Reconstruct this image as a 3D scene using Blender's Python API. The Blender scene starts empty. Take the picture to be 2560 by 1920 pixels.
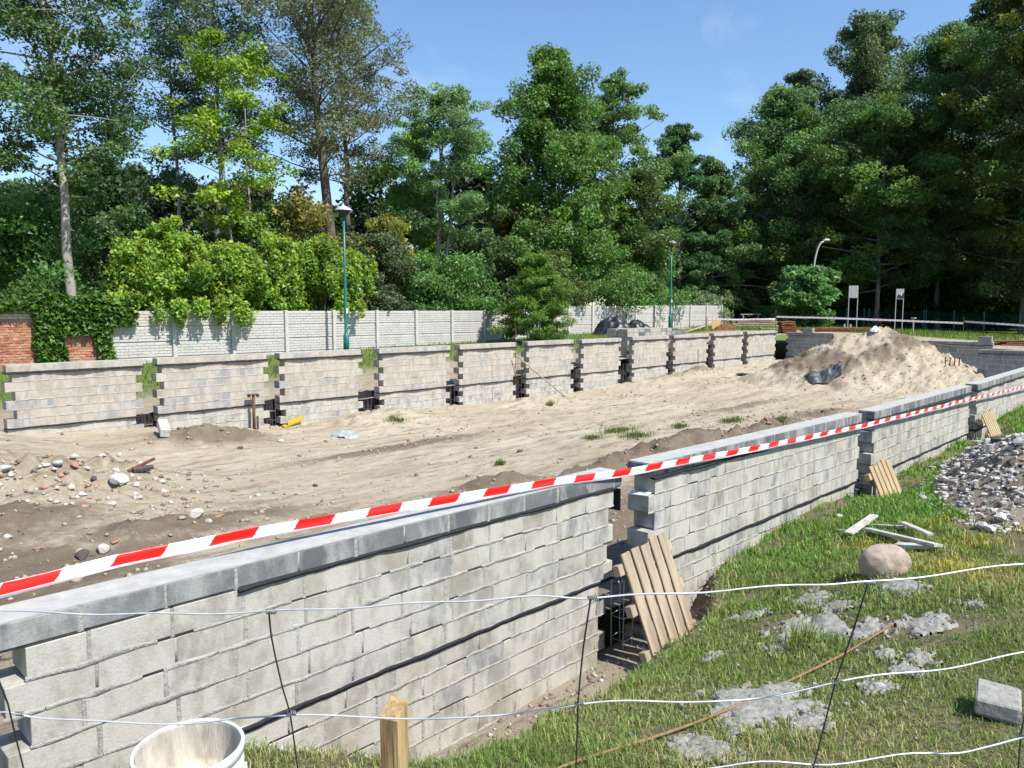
import bpy, bmesh, math, random
import numpy as np
from mathutils import Vector, Matrix

# ------------------------------------------------------------------ camera, sky, sun
S = bpy.context.scene
R = math.radians
F_PX, PITCH, YAW = 1900.0, math.atan(185 / 1900.0), R(43.4754)
cam_d = bpy.data.cameras.new('camera')
cam = bpy.data.objects.new('camera', cam_d)
S.collection.objects.link(cam)
cam.location = (0, 0, 0)
cam.rotation_euler = (R(90) - PITCH, 0, YAW - R(90))
cam_d.sensor_width = 36.0
cam_d.lens = F_PX / 2560 * 36.0
cam_d.clip_start = 0.05
cam_d.clip_end = 3000
S.camera = cam

SUN_EL = R(52)
SUN_DIR = Vector((0.13 * math.cos(SUN_EL), -0.9915 * math.cos(SUN_EL), math.sin(SUN_EL))).normalized()
w = bpy.data.worlds.new('World'); S.world = w; w.use_nodes = True
nt = w.node_tree
bg = nt.nodes['Background']
sky = nt.nodes.new('ShaderNodeTexSky'); sky.sky_type = 'NISHITA'; sky.sun_disc = False
sky.sun_elevation = SUN_EL
sky.sun_rotation = math.atan2(SUN_DIR.x, SUN_DIR.y)
sky.air_density = 1.15; sky.dust_density = 0.25; sky.ozone_density = 6.0
tc = nt.nodes.new('ShaderNodeTexCoord'); mp = nt.nodes.new('ShaderNodeMapping'); mp.inputs['Scale'].default_value = (1.6, 3.4, 5.0); mp.inputs['Location'].default_value = (.35, .1, 0)
cn = nt.nodes.new('ShaderNodeTexNoise'); cn.inputs['Scale'].default_value = 1.5; cn.inputs['Detail'].default_value = 6; cn.inputs['Roughness'].default_value = .55; cn.inputs['Distortion'].default_value = .5
cr = nt.nodes.new('ShaderNodeValToRGB'); cr.color_ramp.elements[0].position = .5; cr.color_ramp.elements[0].color = (0, 0, 0, 1); cr.color_ramp.elements[1].position = .78; cr.color_ramp.elements[1].color = (.35, .35, .35, 1)
cx = nt.nodes.new('ShaderNodeMix'); cx.data_type = 'RGBA'; cx.inputs[7].default_value = (5.6, 6.0, 6.6, 1)
nt.links.new(tc.outputs['Generated'], mp.inputs[0]); nt.links.new(mp.outputs[0], cn.inputs['Vector']); nt.links.new(cn.outputs['Fac'], cr.inputs[0])
nt.links.new(cr.outputs[0], cx.inputs[0]); nt.links.new(sky.outputs[0], cx.inputs[6]); nt.links.new(cx.outputs[2], bg.inputs[0])
bg.inputs[1].default_value = 0.12
sun_d = bpy.data.lights.new('sun', 'SUN'); sun_d.energy = 4.6; sun_d.angle = R(0.53); sun_d.color = (1.0, 0.955, 0.88)
sun = bpy.data.objects.new('sun', sun_d); S.collection.objects.link(sun)
sun.rotation_euler = SUN_DIR.to_track_quat('Z', 'Y').to_euler()
sun.location = (0, 0, 60)
S.view_settings.view_transform = 'Standard'
S.view_settings.look = 'None'
S.view_settings.exposure = 0.66
S.view_settings.gamma = 1.0
S.view_settings.use_curve_mapping = False

random.seed(7)
rng = np.random.default_rng(11)
COL = S.collection

# ------------------------------------------------------------------ photo pixel -> point on a surface (for measuring only)
CP, SP = math.cos(PITCH), math.sin(PITCH)
AX = np.array([math.sin(YAW), math.cos(YAW)])
AY = np.array([-math.cos(YAW), math.sin(YAW)])
def ray(x, y):
    u = (x - 1280) / F_PX; v = (y - 960) / F_PX
    f = CP - v * SP
    r = np.array([u, f])
    q = np.array([r @ AX, r @ AY, -(SP + v * CP)])
    return q / f
def at_depth(x, y, D): return ray(x, y) * D
def at_d(x, y, d):
    q = ray(x, y); return q * (d / q[1])

# ------------------------------------------------------------------ noise
def _h(ix, iy, s):
    n = (ix.astype(np.int64) * 374761393 + iy.astype(np.int64) * 668265263 + s * 974711) & 0x7fffffff
    n = ((n ^ (n >> 13)) * 1274126177) & 0x7fffffff
    return ((n ^ (n >> 16)) & 0xffff) / 65535.0
def vnoise(x, y, s=0):
    x = np.asarray(x, float); y = np.asarray(y, float)
    ix = np.floor(x); iy = np.floor(y)
    fx = x - ix; fy = y - iy
    fx = fx * fx * (3 - 2 * fx); fy = fy * fy * (3 - 2 * fy)
    a = _h(ix, iy, s); b = _h(ix + 1, iy, s); c = _h(ix, iy + 1, s); d = _h(ix + 1, iy + 1, s)
    return (a * (1 - fx) + b * fx) * (1 - fy) + (c * (1 - fx) + d * fx) * fy - 0.5
def fbm(x, y, s=0, o=4):
    r = 0; a = 1.0; f = 1.0
    for k in range(o):
        r = r + a * vnoise(x * f, y * f, s + k * 17); a *= 0.5; f *= 2.03
    return r
def sstep(a, b, x):
    t = np.clip((np.asarray(x, float) - a) / (b - a), 0, 1); return t * t * (3 - 2 * t)

class RBF:
    def __init__(self, pts):
        p = np.array(pts, float); self.p = p[:, :2]; n = len(p)
        d = np.linalg.norm(self.p[:, None] - self.p[None], axis=2)
        A = np.zeros((n + 3, n + 3)); A[:n, :n] = d + np.eye(n) * -0.02
        A[:n, n] = 1; A[:n, n + 1:] = self.p; A[n, :n] = 1; A[n + 1:, :n] = self.p.T
        self.c = np.linalg.solve(A, np.r_[p[:, 2], 0, 0, 0])
    def __call__(self, x, y):
        x = np.asarray(x, float); y = np.asarray(y, float); n = len(self.p)
        r = self.c[n] + self.c[n + 1] * x + self.c[n + 2] * y
        for k in range(n):
            r = r + self.c[k] * np.hypot(x - self.p[k, 0], y - self.p[k, 1])
        return r

# ------------------------------------------------------------------ ground heights
_bank = RBF([(0, 0, -1.6), (0, 2, -1.62), (.9, 2.2, -1.63), (-3, 2, -1.6), (2, 0, -1.72), (4, .6, -1.93), (7, 1, -2.12), (6.6, 1.9, -2.2),
             (10, 1, -2.2), (15, 0, -2.2), (15, 2, -2.4), (20, 2, -2.3), (26, 3, -2.4), (26, -3, -2.3), (1.5, 2.95, -1.88),
             (2.2, 2.55, -2.07), (3.0, 2.77, -2.28), (3.9, 2.9, -2.48), (4.8, 3.15, -2.66), (6.1, 3.5, -2.82), (8.2, 3.65, -2.72),
             (10.2, 3.3, -2.52), (12.5, 3.5, -2.72), (16, 3.5, -2.7), (20, 3.6, -2.6), (4, 1.8, -2.15), (0, -4, -1.5), (12, -5, -2.0), (26, -6, -2.2)])
LIP = np.array([(-4, 3.1), (.8, 3.05), (1.45, 2.95), (1.75, 2.7), (2.1, 2.4), (2.6, 2.45), (3.0, 2.58), (3.9, 2.76), (4.8, 2.98), (5.6, 3.12), (6.3, 3.3), (7.0, 3.68), (8.0, 4.1), (40, 4.1)])
def g_out(x, y):
    z = _bank(x, y)
    z = z + 0.05 * fbm(x * 1.1, y * 1.1, 3) + 0.02 * fbm(x * 6, y * 6, 9, 2)
    lip = np.interp(x, LIP[:, 0], LIP[:, 1]) + 0.12 * fbm(np.asarray(x) * 2.2, np.asarray(y) * .6, 5)
    t = sstep(0, .42, np.asarray(y, float) - lip)
    base = -3.14 + 0.03 * fbm(x * 3, y * 3, 21)
    z = z * (1 - t) + base * t
    for (cx, cy, r, dep) in ((12.0, 3.72, .75, .75), (18.8, 3.72, .8, .75)):
        q = np.exp(-(((np.asarray(x) - cx) / r) ** 2 + ((np.asarray(y) - cy) / (.42 if cx > 6 else .55)) ** 2) ** 2)
        z = z - dep * q * (z > -3.1)
    # the heaps of broken concrete
    h1 = heap(x, y, 12.3, 2.05, 3.2, 1.05, .23, .66) + heap(x, y, 14.5, 2.85, 1.2, .7, .2, .2) + heap(x, y, 16.8, 1.95, 1.2, .6, .2, .4)
    return z + h1
def heap(x, y, cx, cy, a, b, ang, h):
    dx = np.asarray(x, float) - cx; dy = np.asarray(y, float) - cy
    u = dx * math.cos(ang) + dy * math.sin(ang); v = -dx * math.sin(ang) + dy * math.cos(ang)
    r = np.sqrt((u / a) ** 2 + (v / b) ** 2)
    return h * np.clip(1 - r, 0, None) ** .9 * (1 + .55 * fbm(dx * 2.2, dy * 2.2, 31))
_in = RBF([(3.9, 15.9, -2.28), (5.8, 15.9, -2.4), (7.6, 15.9, -2.62), (9.1, 15.9, -2.76), (11.3, 15.9, -2.62), (13.3, 15.9, -2.7), (15.5, 15.9, -2.74), (18.85, 15.9, -2.8), (20.8, 15.9, -2.76),
           (23.7, 15.9, -2.66), (27.2, 15.9, -2.5), (29.6, 15.9, -2.55), (34, 15.9, -2.44), (36, 15, -2.45), (36, 8, -2.7), (36, 4, -2.75),
           (5, 13, -2.72), (9, 13.5, -2.78), (15, 13, -2.78), (22, 12, -2.75), (29, 13, -2.6), (6, 9, -2.75), (10, 9, -2.75), (16, 9, -2.75), (22, 8, -2.75), (28, 6, -2.72),
           (1.5, 8, -2.6), (0, 10, -2.45), (-2, 12, -2.2), (3, 5, -2.75), (8, 5, -2.75), (14, 5, -2.75), (22, 5, -2.75), (-4, 5, -2.6), (2.4, 14.2, -2.1), (1, 15.5, -1.9)])
BUMPS = [  # x, y, rx, ry, height, darkness of the soil
    (8.1, 8.0, 1.1, .55, .22, .7), (12.6, 7.3, 2.7, .8, .36, 1.0), (15.6, 6.9, 2.0, .6, .36, 1.0), (6.5, 7.3, 1.2, .5, .2, .8),
    (6.9, 14.9, 1.15, .55, .32, .9), (11.2, 15.1, 1.7, .8, .22, 0.0), (17.2, 14.9, 1.9, .8, .2, 0.0), (27.0, 15.4, 1.3, .5, .3, .5), (24.2, 15.4, 1.5, .5, .18, .3),
    (3.2, 11.6, 1.3, .9, .42, .3), (1.3, 12.9, 1.4, 1.5, 1.0, .45), (2.2, 10.0, 1.2, .7, .25, .6), (4.3, 12.4, .9, .5, .2, .5), (3.6, 9.0, 1.1, .5, .18, .7), (5.2, 8.2, 1.0, .35, .14, .5), (9.8, 7.3, 1.4, .45, .18, .7), (19.5, 7.6, 2.2, .6, .16, .6), (4.6, 9.2, 1.0, .4, .06, .6), (9.6, 12.2, 2.6, .3, .05, .7), (20, 10, 3, .35, .06, .5)]
def mound(x, y):
    x = np.asarray(x, float); y = np.asarray(y, float)
    def cone(cx, cy, rx, ry, h, p, s):
        ang = math.radians(-46)
        dx = x - cx; dy = y - cy
        u = dx * math.cos(ang) + dy * math.sin(ang); v = -dx * math.sin(ang) + dy * math.cos(ang)
        r = np.sqrt((u / rx) ** 2 + (v / ry) ** 2)
        r = r * (1 + .22 * fbm(dx * .8, dy * .8, s, 3))
        return h * np.clip(1 - r, 0, None) ** p
    a = cone(29.8, 9.4, 4.2, 3.6, 2.08, .95, 41)
    b = cone(29.0, 10.4, 3.7, 3.1, 1.75, 1.0, 45)
    m = np.maximum(a, b)
    return m + (m > .03) * np.clip(m * 2, 0, 1) * (.17 * fbm(x * 1.9, y * 1.9, 51, 3) + .2 * fbm(x * 5.2, y * 5.2, 54, 2) - .07 * np.abs(fbm(x * 2.6, y * 7, 57, 2)))
def g_in(x, y):
    x = np.asarray(x, float); y = np.asarray(y, float)
    z = _in(x, y) + .05 * fbm(x * .9, y * .9, 61, 3) + .03 * fbm(x * .5, y * 2.6, 62, 3)
    z = z + .03 * fbm(x * 5, y * 5, 63, 3) + .03 * np.abs(fbm(x * 1.0, y * 7, 64, 3)) * (.6 + fbm(x * .6, y * .6, 65, 2)) - .02 * np.abs(fbm(x * 2.2, y * 4.2, 66, 3))
    for (cx, cy, rx, ry, h, dk) in BUMPS:
        r2 = ((x - cx) / rx) ** 2 + ((y - cy) / ry) ** 2
        e = np.exp(-r2 * 1.4)
        z = z + h * e * (1 + .55 * fbm(x * 1.7, y * 1.7, 71, 3)) + .16 * min(h, .35) / .35 * np.clip(e * 1.6, 0, 1) * fbm(x * 5.5, y * 5.5, 73, 3)
    return z + mound(x, y)
_yard = RBF([(0, 17, -2.3), (6, 17, -2.35), (10, 17, -2.3), (16, 17, -2.1), (22, 17, -1.8), (28, 17, -1.5), (35, 17, -1.2), (38, 13, -1.2), (38, 8, -1.5), (38, 2, -1.7),
             (6, 22, -2.0), (12, 22, -1.9), (20, 22, -1.65), (30, 24, -1.35), (40, 24, -1.1), (45, 18, -1.2), (46, 10, -1.45), (46, 2, -1.7), (60, 24, -1.4), (62, 15, -1.7), (62, 5, -2.1),
             (0, 26, -1.9), (20, 27, -1.5), (20, 34, -1.1), (5, 34, -.9), (45, 34, -1.2), (80, 20, -1.6), (80, -10, -2.2), (45, -10, -2.2), (-15, 22, -1.9), (80, 45, -1.4), (-15, 45, -.6), (30, 60, -.5)])
def g_yard(x, y):
    return _yard(x, y) + .06 * fbm(np.asarray(x) * .5, np.asarray(y) * .5, 81, 3)
def gz(x, y):
    x = float(x); y = float(y)
    if y < 4.05 and x < 33: return float(g_out(x, y))
    if 4.05 <= y < 16.1 and x < 36.6: return float(g_in(x, y))
    return float(g_yard(x, y))
def hit(px, py, lo=1.0, hi=90.0):
    """first point of the ground seen along a line of sight of the photo"""
    q = ray(px, py); prev = lo
    D = lo
    while D < hi:
        p = q * D
        if p[2] < gz(p[0], p[1]):
            a, b = prev, D
            for _ in range(18):
                m = (a + b) / 2; p = q * m
                if p[2] < gz(p[0], p[1]): b = m
                else: a = m
            p = q * b
            return Vector((p[0], p[1], gz(p[0], p[1])))
        prev = D; D += .05 + D * .004
    p = q * hi
    return Vector((p[0], p[1], gz(p[0], p[1])))
def hit_in(px, py):
    """the same, looking over the near wall onto the site floor"""
    q = ray(px, py)
    return hit(px, py, lo=4.3 / q[1])

# ------------------------------------------------------------------ materials
def mat(name):
    m = bpy.data.materials.new(name); m.use_nodes = True
    t = m.node_tree
    return m, t, t.nodes['Principled BSDF']
def node(t, typ, **kw):
    n = t.nodes.new(typ)
    for k, v in kw.items(): setattr(n, k, v)
    return n
def noise(t, vec, scale, detail=4, rough=.55, stretch=None):
    if stretch is not None:
        mp = node(t, 'ShaderNodeMapping'); mp.inputs['Scale'].default_value = stretch
        t.links.new(vec, mp.inputs[0]); vec = mp.outputs[0]
    n = node(t, 'ShaderNodeTexNoise'); n.inputs['Scale'].default_value = scale
    n.inputs['Detail'].default_value = detail; n.inputs['Roughness'].default_value = rough
    t.links.new(vec, n.inputs['Vector'])
    return n.outputs['Fac']
def ramp(t, fac, stops):
    r = node(t, 'ShaderNodeValToRGB'); el = r.color_ramp.elements
    while len(el) < len(stops): el.new(.5)
    for e, (p, c) in zip(el, stops):
        e.position = p; e.color = (c, c, c, 1) if isinstance(c, (int, float)) else (*c, 1)
    t.links.new(fac, r.inputs[0])
    return r.outputs[0]
def mix(t, fac, a, b, mode='MIX'):
    m = node(t, 'ShaderNodeMix', data_type='RGBA', blend_type=mode)
    if isinstance(fac, (int, float)): m.inputs[0].default_value = fac
    else: t.links.new(fac, m.inputs[0])
    for i, v in ((6, a), (7, b)):
        if isinstance(v, tuple): m.inputs[i].default_value = (*v, 1)
        else: t.links.new(v, m.inputs[i])
    return m.outputs[2]
def bump(t, bsdf, h, strength, dist=.02):
    b = node(t, 'ShaderNodeBump'); b.inputs['Strength'].default_value = strength; b.inputs['Distance'].default_value = dist
    t.links.new(h, b.inputs['Height']); t.links.new(b.outputs[0], bsdf.inputs['Normal'])
def world_pos(t):
    g = node(t, 'ShaderNodeNewGeometry'); return g.outputs['Position']
def obj_pos(t):
    g = node(t, 'ShaderNodeTexCoord'); return g.outputs['Object']
def obj_rand(t):
    return node(t, 'ShaderNodeObjectInfo').outputs['Random']

def mat_block(name, c_lo, c_hi, smear, smear_amt, rough=.93):
    m, t, b = mat(name)
    P = world_pos(t)
    gy = sum(c_lo) / 3
    col = ramp(t, obj_rand(t), [(0, c_lo), (.3, tuple((x + y) / 2 for x, y in zip(c_lo, c_hi))), (.78, c_hi), (.86, (gy * .97, gy * 1.0, gy * 1.0)), (1, (gy * 1.12, gy * 1.13, gy * 1.12))])
    w1 = noise(t, P, 1.7, 7, .68, (.55, 1, 1.5))
    col = mix(t, ramp(t, w1, [(.50, 0), (.64, .7 * smear_amt)]), col, smear)
    n1 = noise(t, P, 9, 5, .6)
    col = mix(t, ramp(t, n1, [(.35, 0), (.75, .45)]), col, tuple(x * .72 for x in c_lo))
    n2 = noise(t, P, 5.5, 6, .65, (1, 1, .45))
    sm = ramp(t, n2, [(.50 - smear_amt * .12, 0), (.66 - smear_amt * .1, .9)])
    col = mix(t, sm, col, smear)
    n3 = noise(t, P, 120, 3, .7)
    col = mix(t, ramp(t, n3, [(.25, .5), (.45, 0)]), col, tuple(x * .55 for x in c_lo))
    n5 = noise(t, P, 2.6, 5, .7, (1, 1, .3))
    col = mix(t, ramp(t, n5, [(.56, 0), (.75, .35)]), col, (.2, .19, .165))
    t.links.new(col, b.inputs['Base Color']); b.inputs['Roughness'].default_value = rough
    b.inputs['Specular IOR Level'].default_value = .2
    n4 = noise(t, P, 60, 6, .7)
    bump(t, b, n4, .35, .012)
    return m
M_BEIGE = mat_block('concrete_block_beige', (.25, .233, .19), (.40, .371, .305), (.465, .447, .395), .8)
M_GREY = mat_block('concrete_block_grey', (.115, .12, .124), (.185, .19, .192), (.33, .328, .31), .25)
M_PINK = mat_block('concrete_block_warm', (.32, .28, .23), (.42, .37, .305), (.46, .425, .36), .5)
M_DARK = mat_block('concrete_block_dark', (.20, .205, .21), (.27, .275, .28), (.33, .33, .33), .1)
def mat_simple(name, col, rough=.8, vary=.25, scale=20, metal=0.0, spec=.3, bmp=.2, bscale=60, col2=None, stretch=None):
    m, t, b = mat(name)
    P = obj_pos(t)
    n = noise(t, P, scale, 5, .6, stretch)
    c2 = col2 if col2 else tuple(x * (1 - vary * 2) for x in col)
    c = mix(t, ramp(t, n, [(.35, 0), (.7, 1)]), col, c2)
    t.links.new(c, b.inputs['Base Color']); b.inputs['Roughness'].default_value = rough
    b.inputs['Metallic'].default_value = metal; b.inputs['Specular IOR Level'].default_value = spec
    if bmp: bump(t, b, noise(t, P, bscale, 5, .65, stretch), bmp, .01)
    return m
def mat_mortar():
    m, t, b = mat('lime_mortar')
    P = world_pos(t)
    c = mix(t, ramp(t, noise(t, P, 8, 6, .65), [(.35, 0), (.65, 1)]), (.315, .30, .265), (.475, .455, .41))
    c = mix(t, ramp(t, noise(t, P, 45, 4, .7), [(.3, .7), (.45, 0)]), c, (.25, .24, .22))
    t.links.new(c, b.inputs['Base Color']); b.inputs['Roughness'].default_value = .95
    b.inputs['Specular IOR Level'].default_value = .15
    bump(t, b, noise(t, P, 38, 6, .7), .9, .02)
    return m
M_MORTAR = mat_mortar()
M_SKIM = mat_simple('pale_mortar_skim', (.43, .43, .405), .95, .1, 9, col2=(.31, .315, .305), bmp=.5, bscale=40)
M_FELT = mat_simple('bitumen_felt', (.022, .022, .025), .75, .2, 30, bmp=.4)
M_FOIL = mat_simple('black_foil', (.02, .022, .027), .42, .3, 6, spec=.5, bmp=.5, bscale=14)
M_FOILG = mat_simple('grey_foil', (.085, .09, .098), .5, .3, 6, spec=.5, bmp=.5, bscale=14)
M_BRICK, t, b = mat('old_red_brick')
P = world_pos(t)
c = ramp(t, obj_rand(t), [(0, (.30, .095, .05)), (.5, (.42, .17, .09)), (.8, (.47, .24, .14)), (1, (.38, .12, .06))])
c = mix(t, ramp(t, noise(t, P, 9, 5, .7), [(.5, 0), (.7, .75)]), c, (.52, .40, .31))
c = mix(t, ramp(t, noise(t, P, 5, 5, .7), [(.6, 0), (.8, .6)]), c, (.12, .06, .045))
t.links.new(c, b.inputs['Base Color']); b.inputs['Roughness'].default_value = .95; b.inputs['Specular IOR Level'].default_value = .15
bump(t, b, noise(t, P, 50, 5, .7), .5, .012)
M_WOOD = mat_simple('pallet_wood', (.42, .345, .245), .8, .2, 16, col2=(.22, .17, .115), stretch=(1, .10, 1), bscale=40, bmp=.5)
M_WOODN = mat_simple('fresh_pallet_wood', (.46, .36, .215), .75, .2, 16, col2=(.30, .22, .125), stretch=(1, .12, 1), bscale=30, bmp=.3)
M_STAKE = mat_simple('rough_sawn_timber', (.46, .33, .16), .85, .2, 42, col2=(.19, .11, .045), stretch=(1, 1, .07), bscale=70, bmp=.8)
M_GREYWOOD = mat_simple('weathered_white_timber', (.56, .55, .50), .85, .2, 14, col2=(.33, .32, .28), bmp=.3)
M_RUST = mat_simple('rusty_steel', (.17, .075, .035), .85, .2, 25, col2=(.09, .045, .028), bmp=.4)
M_RODB = mat_simple('brown_rod_rust', (.27, .17, .09), .9, .2, 25, col2=(.17, .095, .05), bmp=.4)
M_ORUST = mat_simple('orange_rust', (.21, .088, .036), .9, .2, 6, col2=(.11, .048, .025), bmp=.4)
M_STEEL = mat_simple('dull_steel', (.16, .13, .11), .6, .2, 25, metal=.3)
M_GALV = mat_simple('galvanised_wire', (.66, .67, .68), .42, .15, 30, metal=.35, spec=.5, bmp=.1)
M_KNOT = mat_simple('weathered_wire', (.30, .30, .30), .5, .2, 30, metal=.4, bmp=.1)
M_STAY = mat_simple('dark_wire', (.09, .09, .095), .5, .2, 30, metal=.4, bmp=.1)
M_GREENP = mat_simple('green_lamp_paint', (.008, .15, .135), .4, .08, 10, spec=.5, bmp=.05)
M_GREENF = mat_simple('green_fence_paint', (.01, .12, .10), .55, .1, 10, bmp=0)
M_BLACKP = mat_simple('black_lamp_metal', (.03, .03, .034), .4, .1, 10, spec=.5, bmp=.05)
M_LAMPW = mat_simple('pale_lamp_cover', (.55, .55, .56), .35, .1, 10, spec=.5, bmp=.05)
M_ALU = mat_simple('grey_zinc_pole', (.52, .53, .54), .45, .1, 10, metal=.2, bmp=.05)
M_WHITE = mat_simple('white_plastic', (.74, .75, .76), .42, .05, 16, spec=.45, col2=(.52, .515, .49), bmp=.12, bscale=25)
M_RESID = mat_simple('dried_mortar_residue', (.55, .51, .43), .9, .2, 22, col2=(.30, .275, .23), bmp=.7, bscale=30, stretch=(1, 1, .3))
M_YELLOW = mat_simple('yellow_plastic', (.58, .40, .03), .5, .1, 10)
M_SIGNW = mat_simple('shaded_sign_panel', (.40, .41, .42), .5, .1, 6, bmp=.05)  # greyed so that the shaded side of the boards sits in the colour
M_STONEW = mat_simple('white_limestone', (.58, .55, .50), .9, .2, 9, col2=(.40, .385, .35), bmp=.9, bscale=16)
M_STONEG = mat_simple('grey_rubble', (.49, .475, .44), .92, .2, 9, col2=(.33, .32, .295), bmp=.9, bscale=16)
M_STONEB = mat_simple('brown_fieldstone', (.43, .34, .26), .92, .15, 11, col2=(.24, .195, .155), bmp=1.0, bscale=26)
M_BRICKB = mat_simple('broken_brick', (.42, .20, .115), .92, .2, 12, col2=(.38, .28, .2), bmp=.8)
M_DARKST = mat_simple('dark_stone', (.10, .085, .075), .9, .2, 9, bmp=.8, bscale=16)
M_SPILL = mat_simple('dried_mortar', (.35, .34, .31), .95, .1, 24, col2=(.21, .205, .175), bmp=1.0, bscale=40)
M_BAG = mat_simple('pale_blue_plastic', (.38, .42, .45), .4, .2, 9, spec=.5, bmp=.6, bscale=18)
M_ORANGEB = mat_simple('plywood_board', (.52, .31, .15), .7, .15, 8)
M_PANEL, t, b = mat('precast_fence_concrete')
P = world_pos(t)
c = mix(t, ramp(t, noise(t, P, 3, 6, .65), [(.35, 0), (.7, 1)]), (.52, .495, .46), (.42, .40, .37))
c = mix(t, ramp(t, noise(t, P, 1.2, 5, .7, (1, 1, .3)), [(.58, 0), (.8, .5)]), c, (.30, .30, .27))
c = mix(t, ramp(t, obj_rand(t), [(0, 0), (1, .35)]), c, (.46, .455, .44))
t.links.new(c, b.inputs['Base Color']); b.inputs['Roughness'].default_value = .93; b.inputs['Specular IOR Level'].default_value = .2
bump(t, b, noise(t, P, 35, 5, .65), .4, .01)

M_TRED, t, b = mat('tape_red'); b.inputs['Base Color'].default_value = (.62, .012, .008, 1); b.inputs['Roughness'].default_value = .32
bump(t, b, noise(t, world_pos(t), 26, 3, .6, (.3, 1, 1)), .35, .01)
M_TWHITE, t, b = mat('tape_white'); b.inputs['Base Color'].default_value = (.60, .63, .67, 1); b.inputs['Roughness'].default_value = .32
bump(t, b, noise(t, world_pos(t), 26, 3, .6, (.3, 1, 1)), .35, .01)
M_TPINK, t, b = mat('tape_seen_through'); b.inputs['Base Color'].default_value = (.68, .40, .41, 1); b.inputs['Roughness'].default_value = .35

def mat_ground(name, base, dark, pale, kind):
    m, t, b = mat(name)
    P = world_pos(t)
    att = node(t, 'ShaderNodeVertexColor', layer_name='soil')
    sep = node(t, 'ShaderNodeSeparateColor'); t.links.new(att.outputs[0], sep.inputs[0])
    n1 = noise(t, P, .55, 6, .6, (.5, 1.2, 1))
    c = mix(t, ramp(t, n1, [(.36, 0), (.66, 1)]), base, pale)
    n2 = noise(t, P, 1.3, 8, .68, (.4, 2.0, 1))
    c = mix(t, ramp(t, n2, [(.52, 0), (.72, .75)]), c, tuple((a + d) / 2 for a, d in zip(base, dark)))
    n6 = noise(t, P, 4.2, 7, .7, (.22, 1.9, 1))
    c = mix(t, ramp(t, n6, [(.53, 0), (.62, .62)]), c, tuple(x * 1.15 for x in dark))
    n7 = noise(t, P, 10, 6, .7, (.22, 1.5, 1))
    c = mix(t, ramp(t, n7, [(.56, 0), (.64, .6)]), c, tuple(x * .95 for x in dark))
    n3 = noise(t, P, 14, 6, .75)
    c = mix(t, ramp(t, n3, [(.54, 0), (.72, .55)]), c, dark)
    n5 = noise(t, P, 70, 4, .75)
    c = mix(t, ramp(t, n5, [(.60, 0), (.70, .5)]), c, tuple(x * .7 for x in dark))
    c = mix(t, ramp(t, n5, [(.28, .5), (.38, 0)]), c, pale)
    n4 = noise(t, P, 5, 7, .7)
    dk = mix(t, ramp(t, n4, [(.35, 0), (.65, .7)]), dark, tuple((a + 2 * d) / 3 for a, d in zip(base, dark)))
    mm = node(t, 'ShaderNodeMath', operation='MULTIPLY_ADD'); t.links.new(n4, mm.inputs[0]); mm.inputs[1].default_value = .9
    t.links.new(sep.outputs[0], mm.inputs[2])
    f = ramp(t, mm.outputs[0], [(.62, 0), (.95, 1)])
    c = mix(t, f, c, dk)
    if kind == 'grass':
        ga, gb = ((.12, .125, .045), (.25, .215, .12)) if name == 'bank_soil' else ((.085, .15, .025), (.15, .19, .045))
        c = mix(t, sep.outputs[1], c, mix(t, ramp(t, noise(t, P, 6, 5, .7), [(.4, 0), (.65, 1)]), ga, gb))
        c = mix(t, sep.outputs[2], c, (.48, .47, .45))
    t.links.new(c, b.inputs['Base Color']); b.inputs['Roughness'].default_value = .97
    b.inputs['Specular IOR Level'].default_value = .1
    h = mix(t, .4, mix(t, .5, n3, n7), n5)
    bump(t, b, h, 1.0, .07)
    return m
M_SAND = mat_ground('site_sand', (.455, .38, .275), (.18, .142, .102), (.555, .485, .365), 'sand')
M_BANK = mat_ground('bank_soil', (.34, .285, .215), (.14, .105, .07), (.44, .38, .30), 'grass')
M_YARD = mat_ground('yard_soil', (.40, .33, .25), (.19, .15, .11), (.46, .39, .30), 'grass')

def mat_leaf(name, trans=.35, rough=.5):
    m, t, b = mat(name)
    att = node(t, 'ShaderNodeVertexColor', layer_name='tint')
    t.links.new(att.outputs[0], b.inputs['Base Color']); b.inputs['Roughness'].default_value = rough
    b.inputs['Specular IOR Level'].default_value = .35
    tr = node(t, 'ShaderNodeBsdfTranslucent')
    hs = node(t, 'ShaderNodeHueSaturation'); hs.inputs['Saturation'].default_value = 1.1; hs.inputs['Value'].default_value = 1.5; hs.inputs['Hue'].default_value = .485
    t.links.new(att.outputs[0], hs.inputs['Color']); t.links.new(hs.outputs[0], tr.inputs[0])
    mx = node(t, 'ShaderNodeMixShader'); mx.inputs[0].default_value = trans
    t.links.new(b.outputs[0], mx.inputs[1]); t.links.new(tr.outputs[0], mx.inputs[2])
    t.links.new(mx.outputs[0], t.nodes['Material Output'].inputs[0])
    return m
M_LEAF = mat_leaf('leaves')
M_GRASS = mat_leaf('grass_blades', .3, .55)
M_BARK = mat_simple('grey_bark', (.30, .275, .24), .95, .2, 5, col2=(.14, .125, .11), stretch=(1, 1, .3), bmp=.9, bscale=9)
M_BARKD = mat_simple('dark_bark', (.155, .125, .10), .95, .2, 5, col2=(.07, .058, .048), stretch=(1, 1, .3), bmp=.9, bscale=9)
M_BARKW = mat_simple('pale_bark', (.42, .39, .34), .95, .2, 4, col2=(.21, .19, .165), stretch=(1, 1, .4), bmp=.8, bscale=9)

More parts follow.
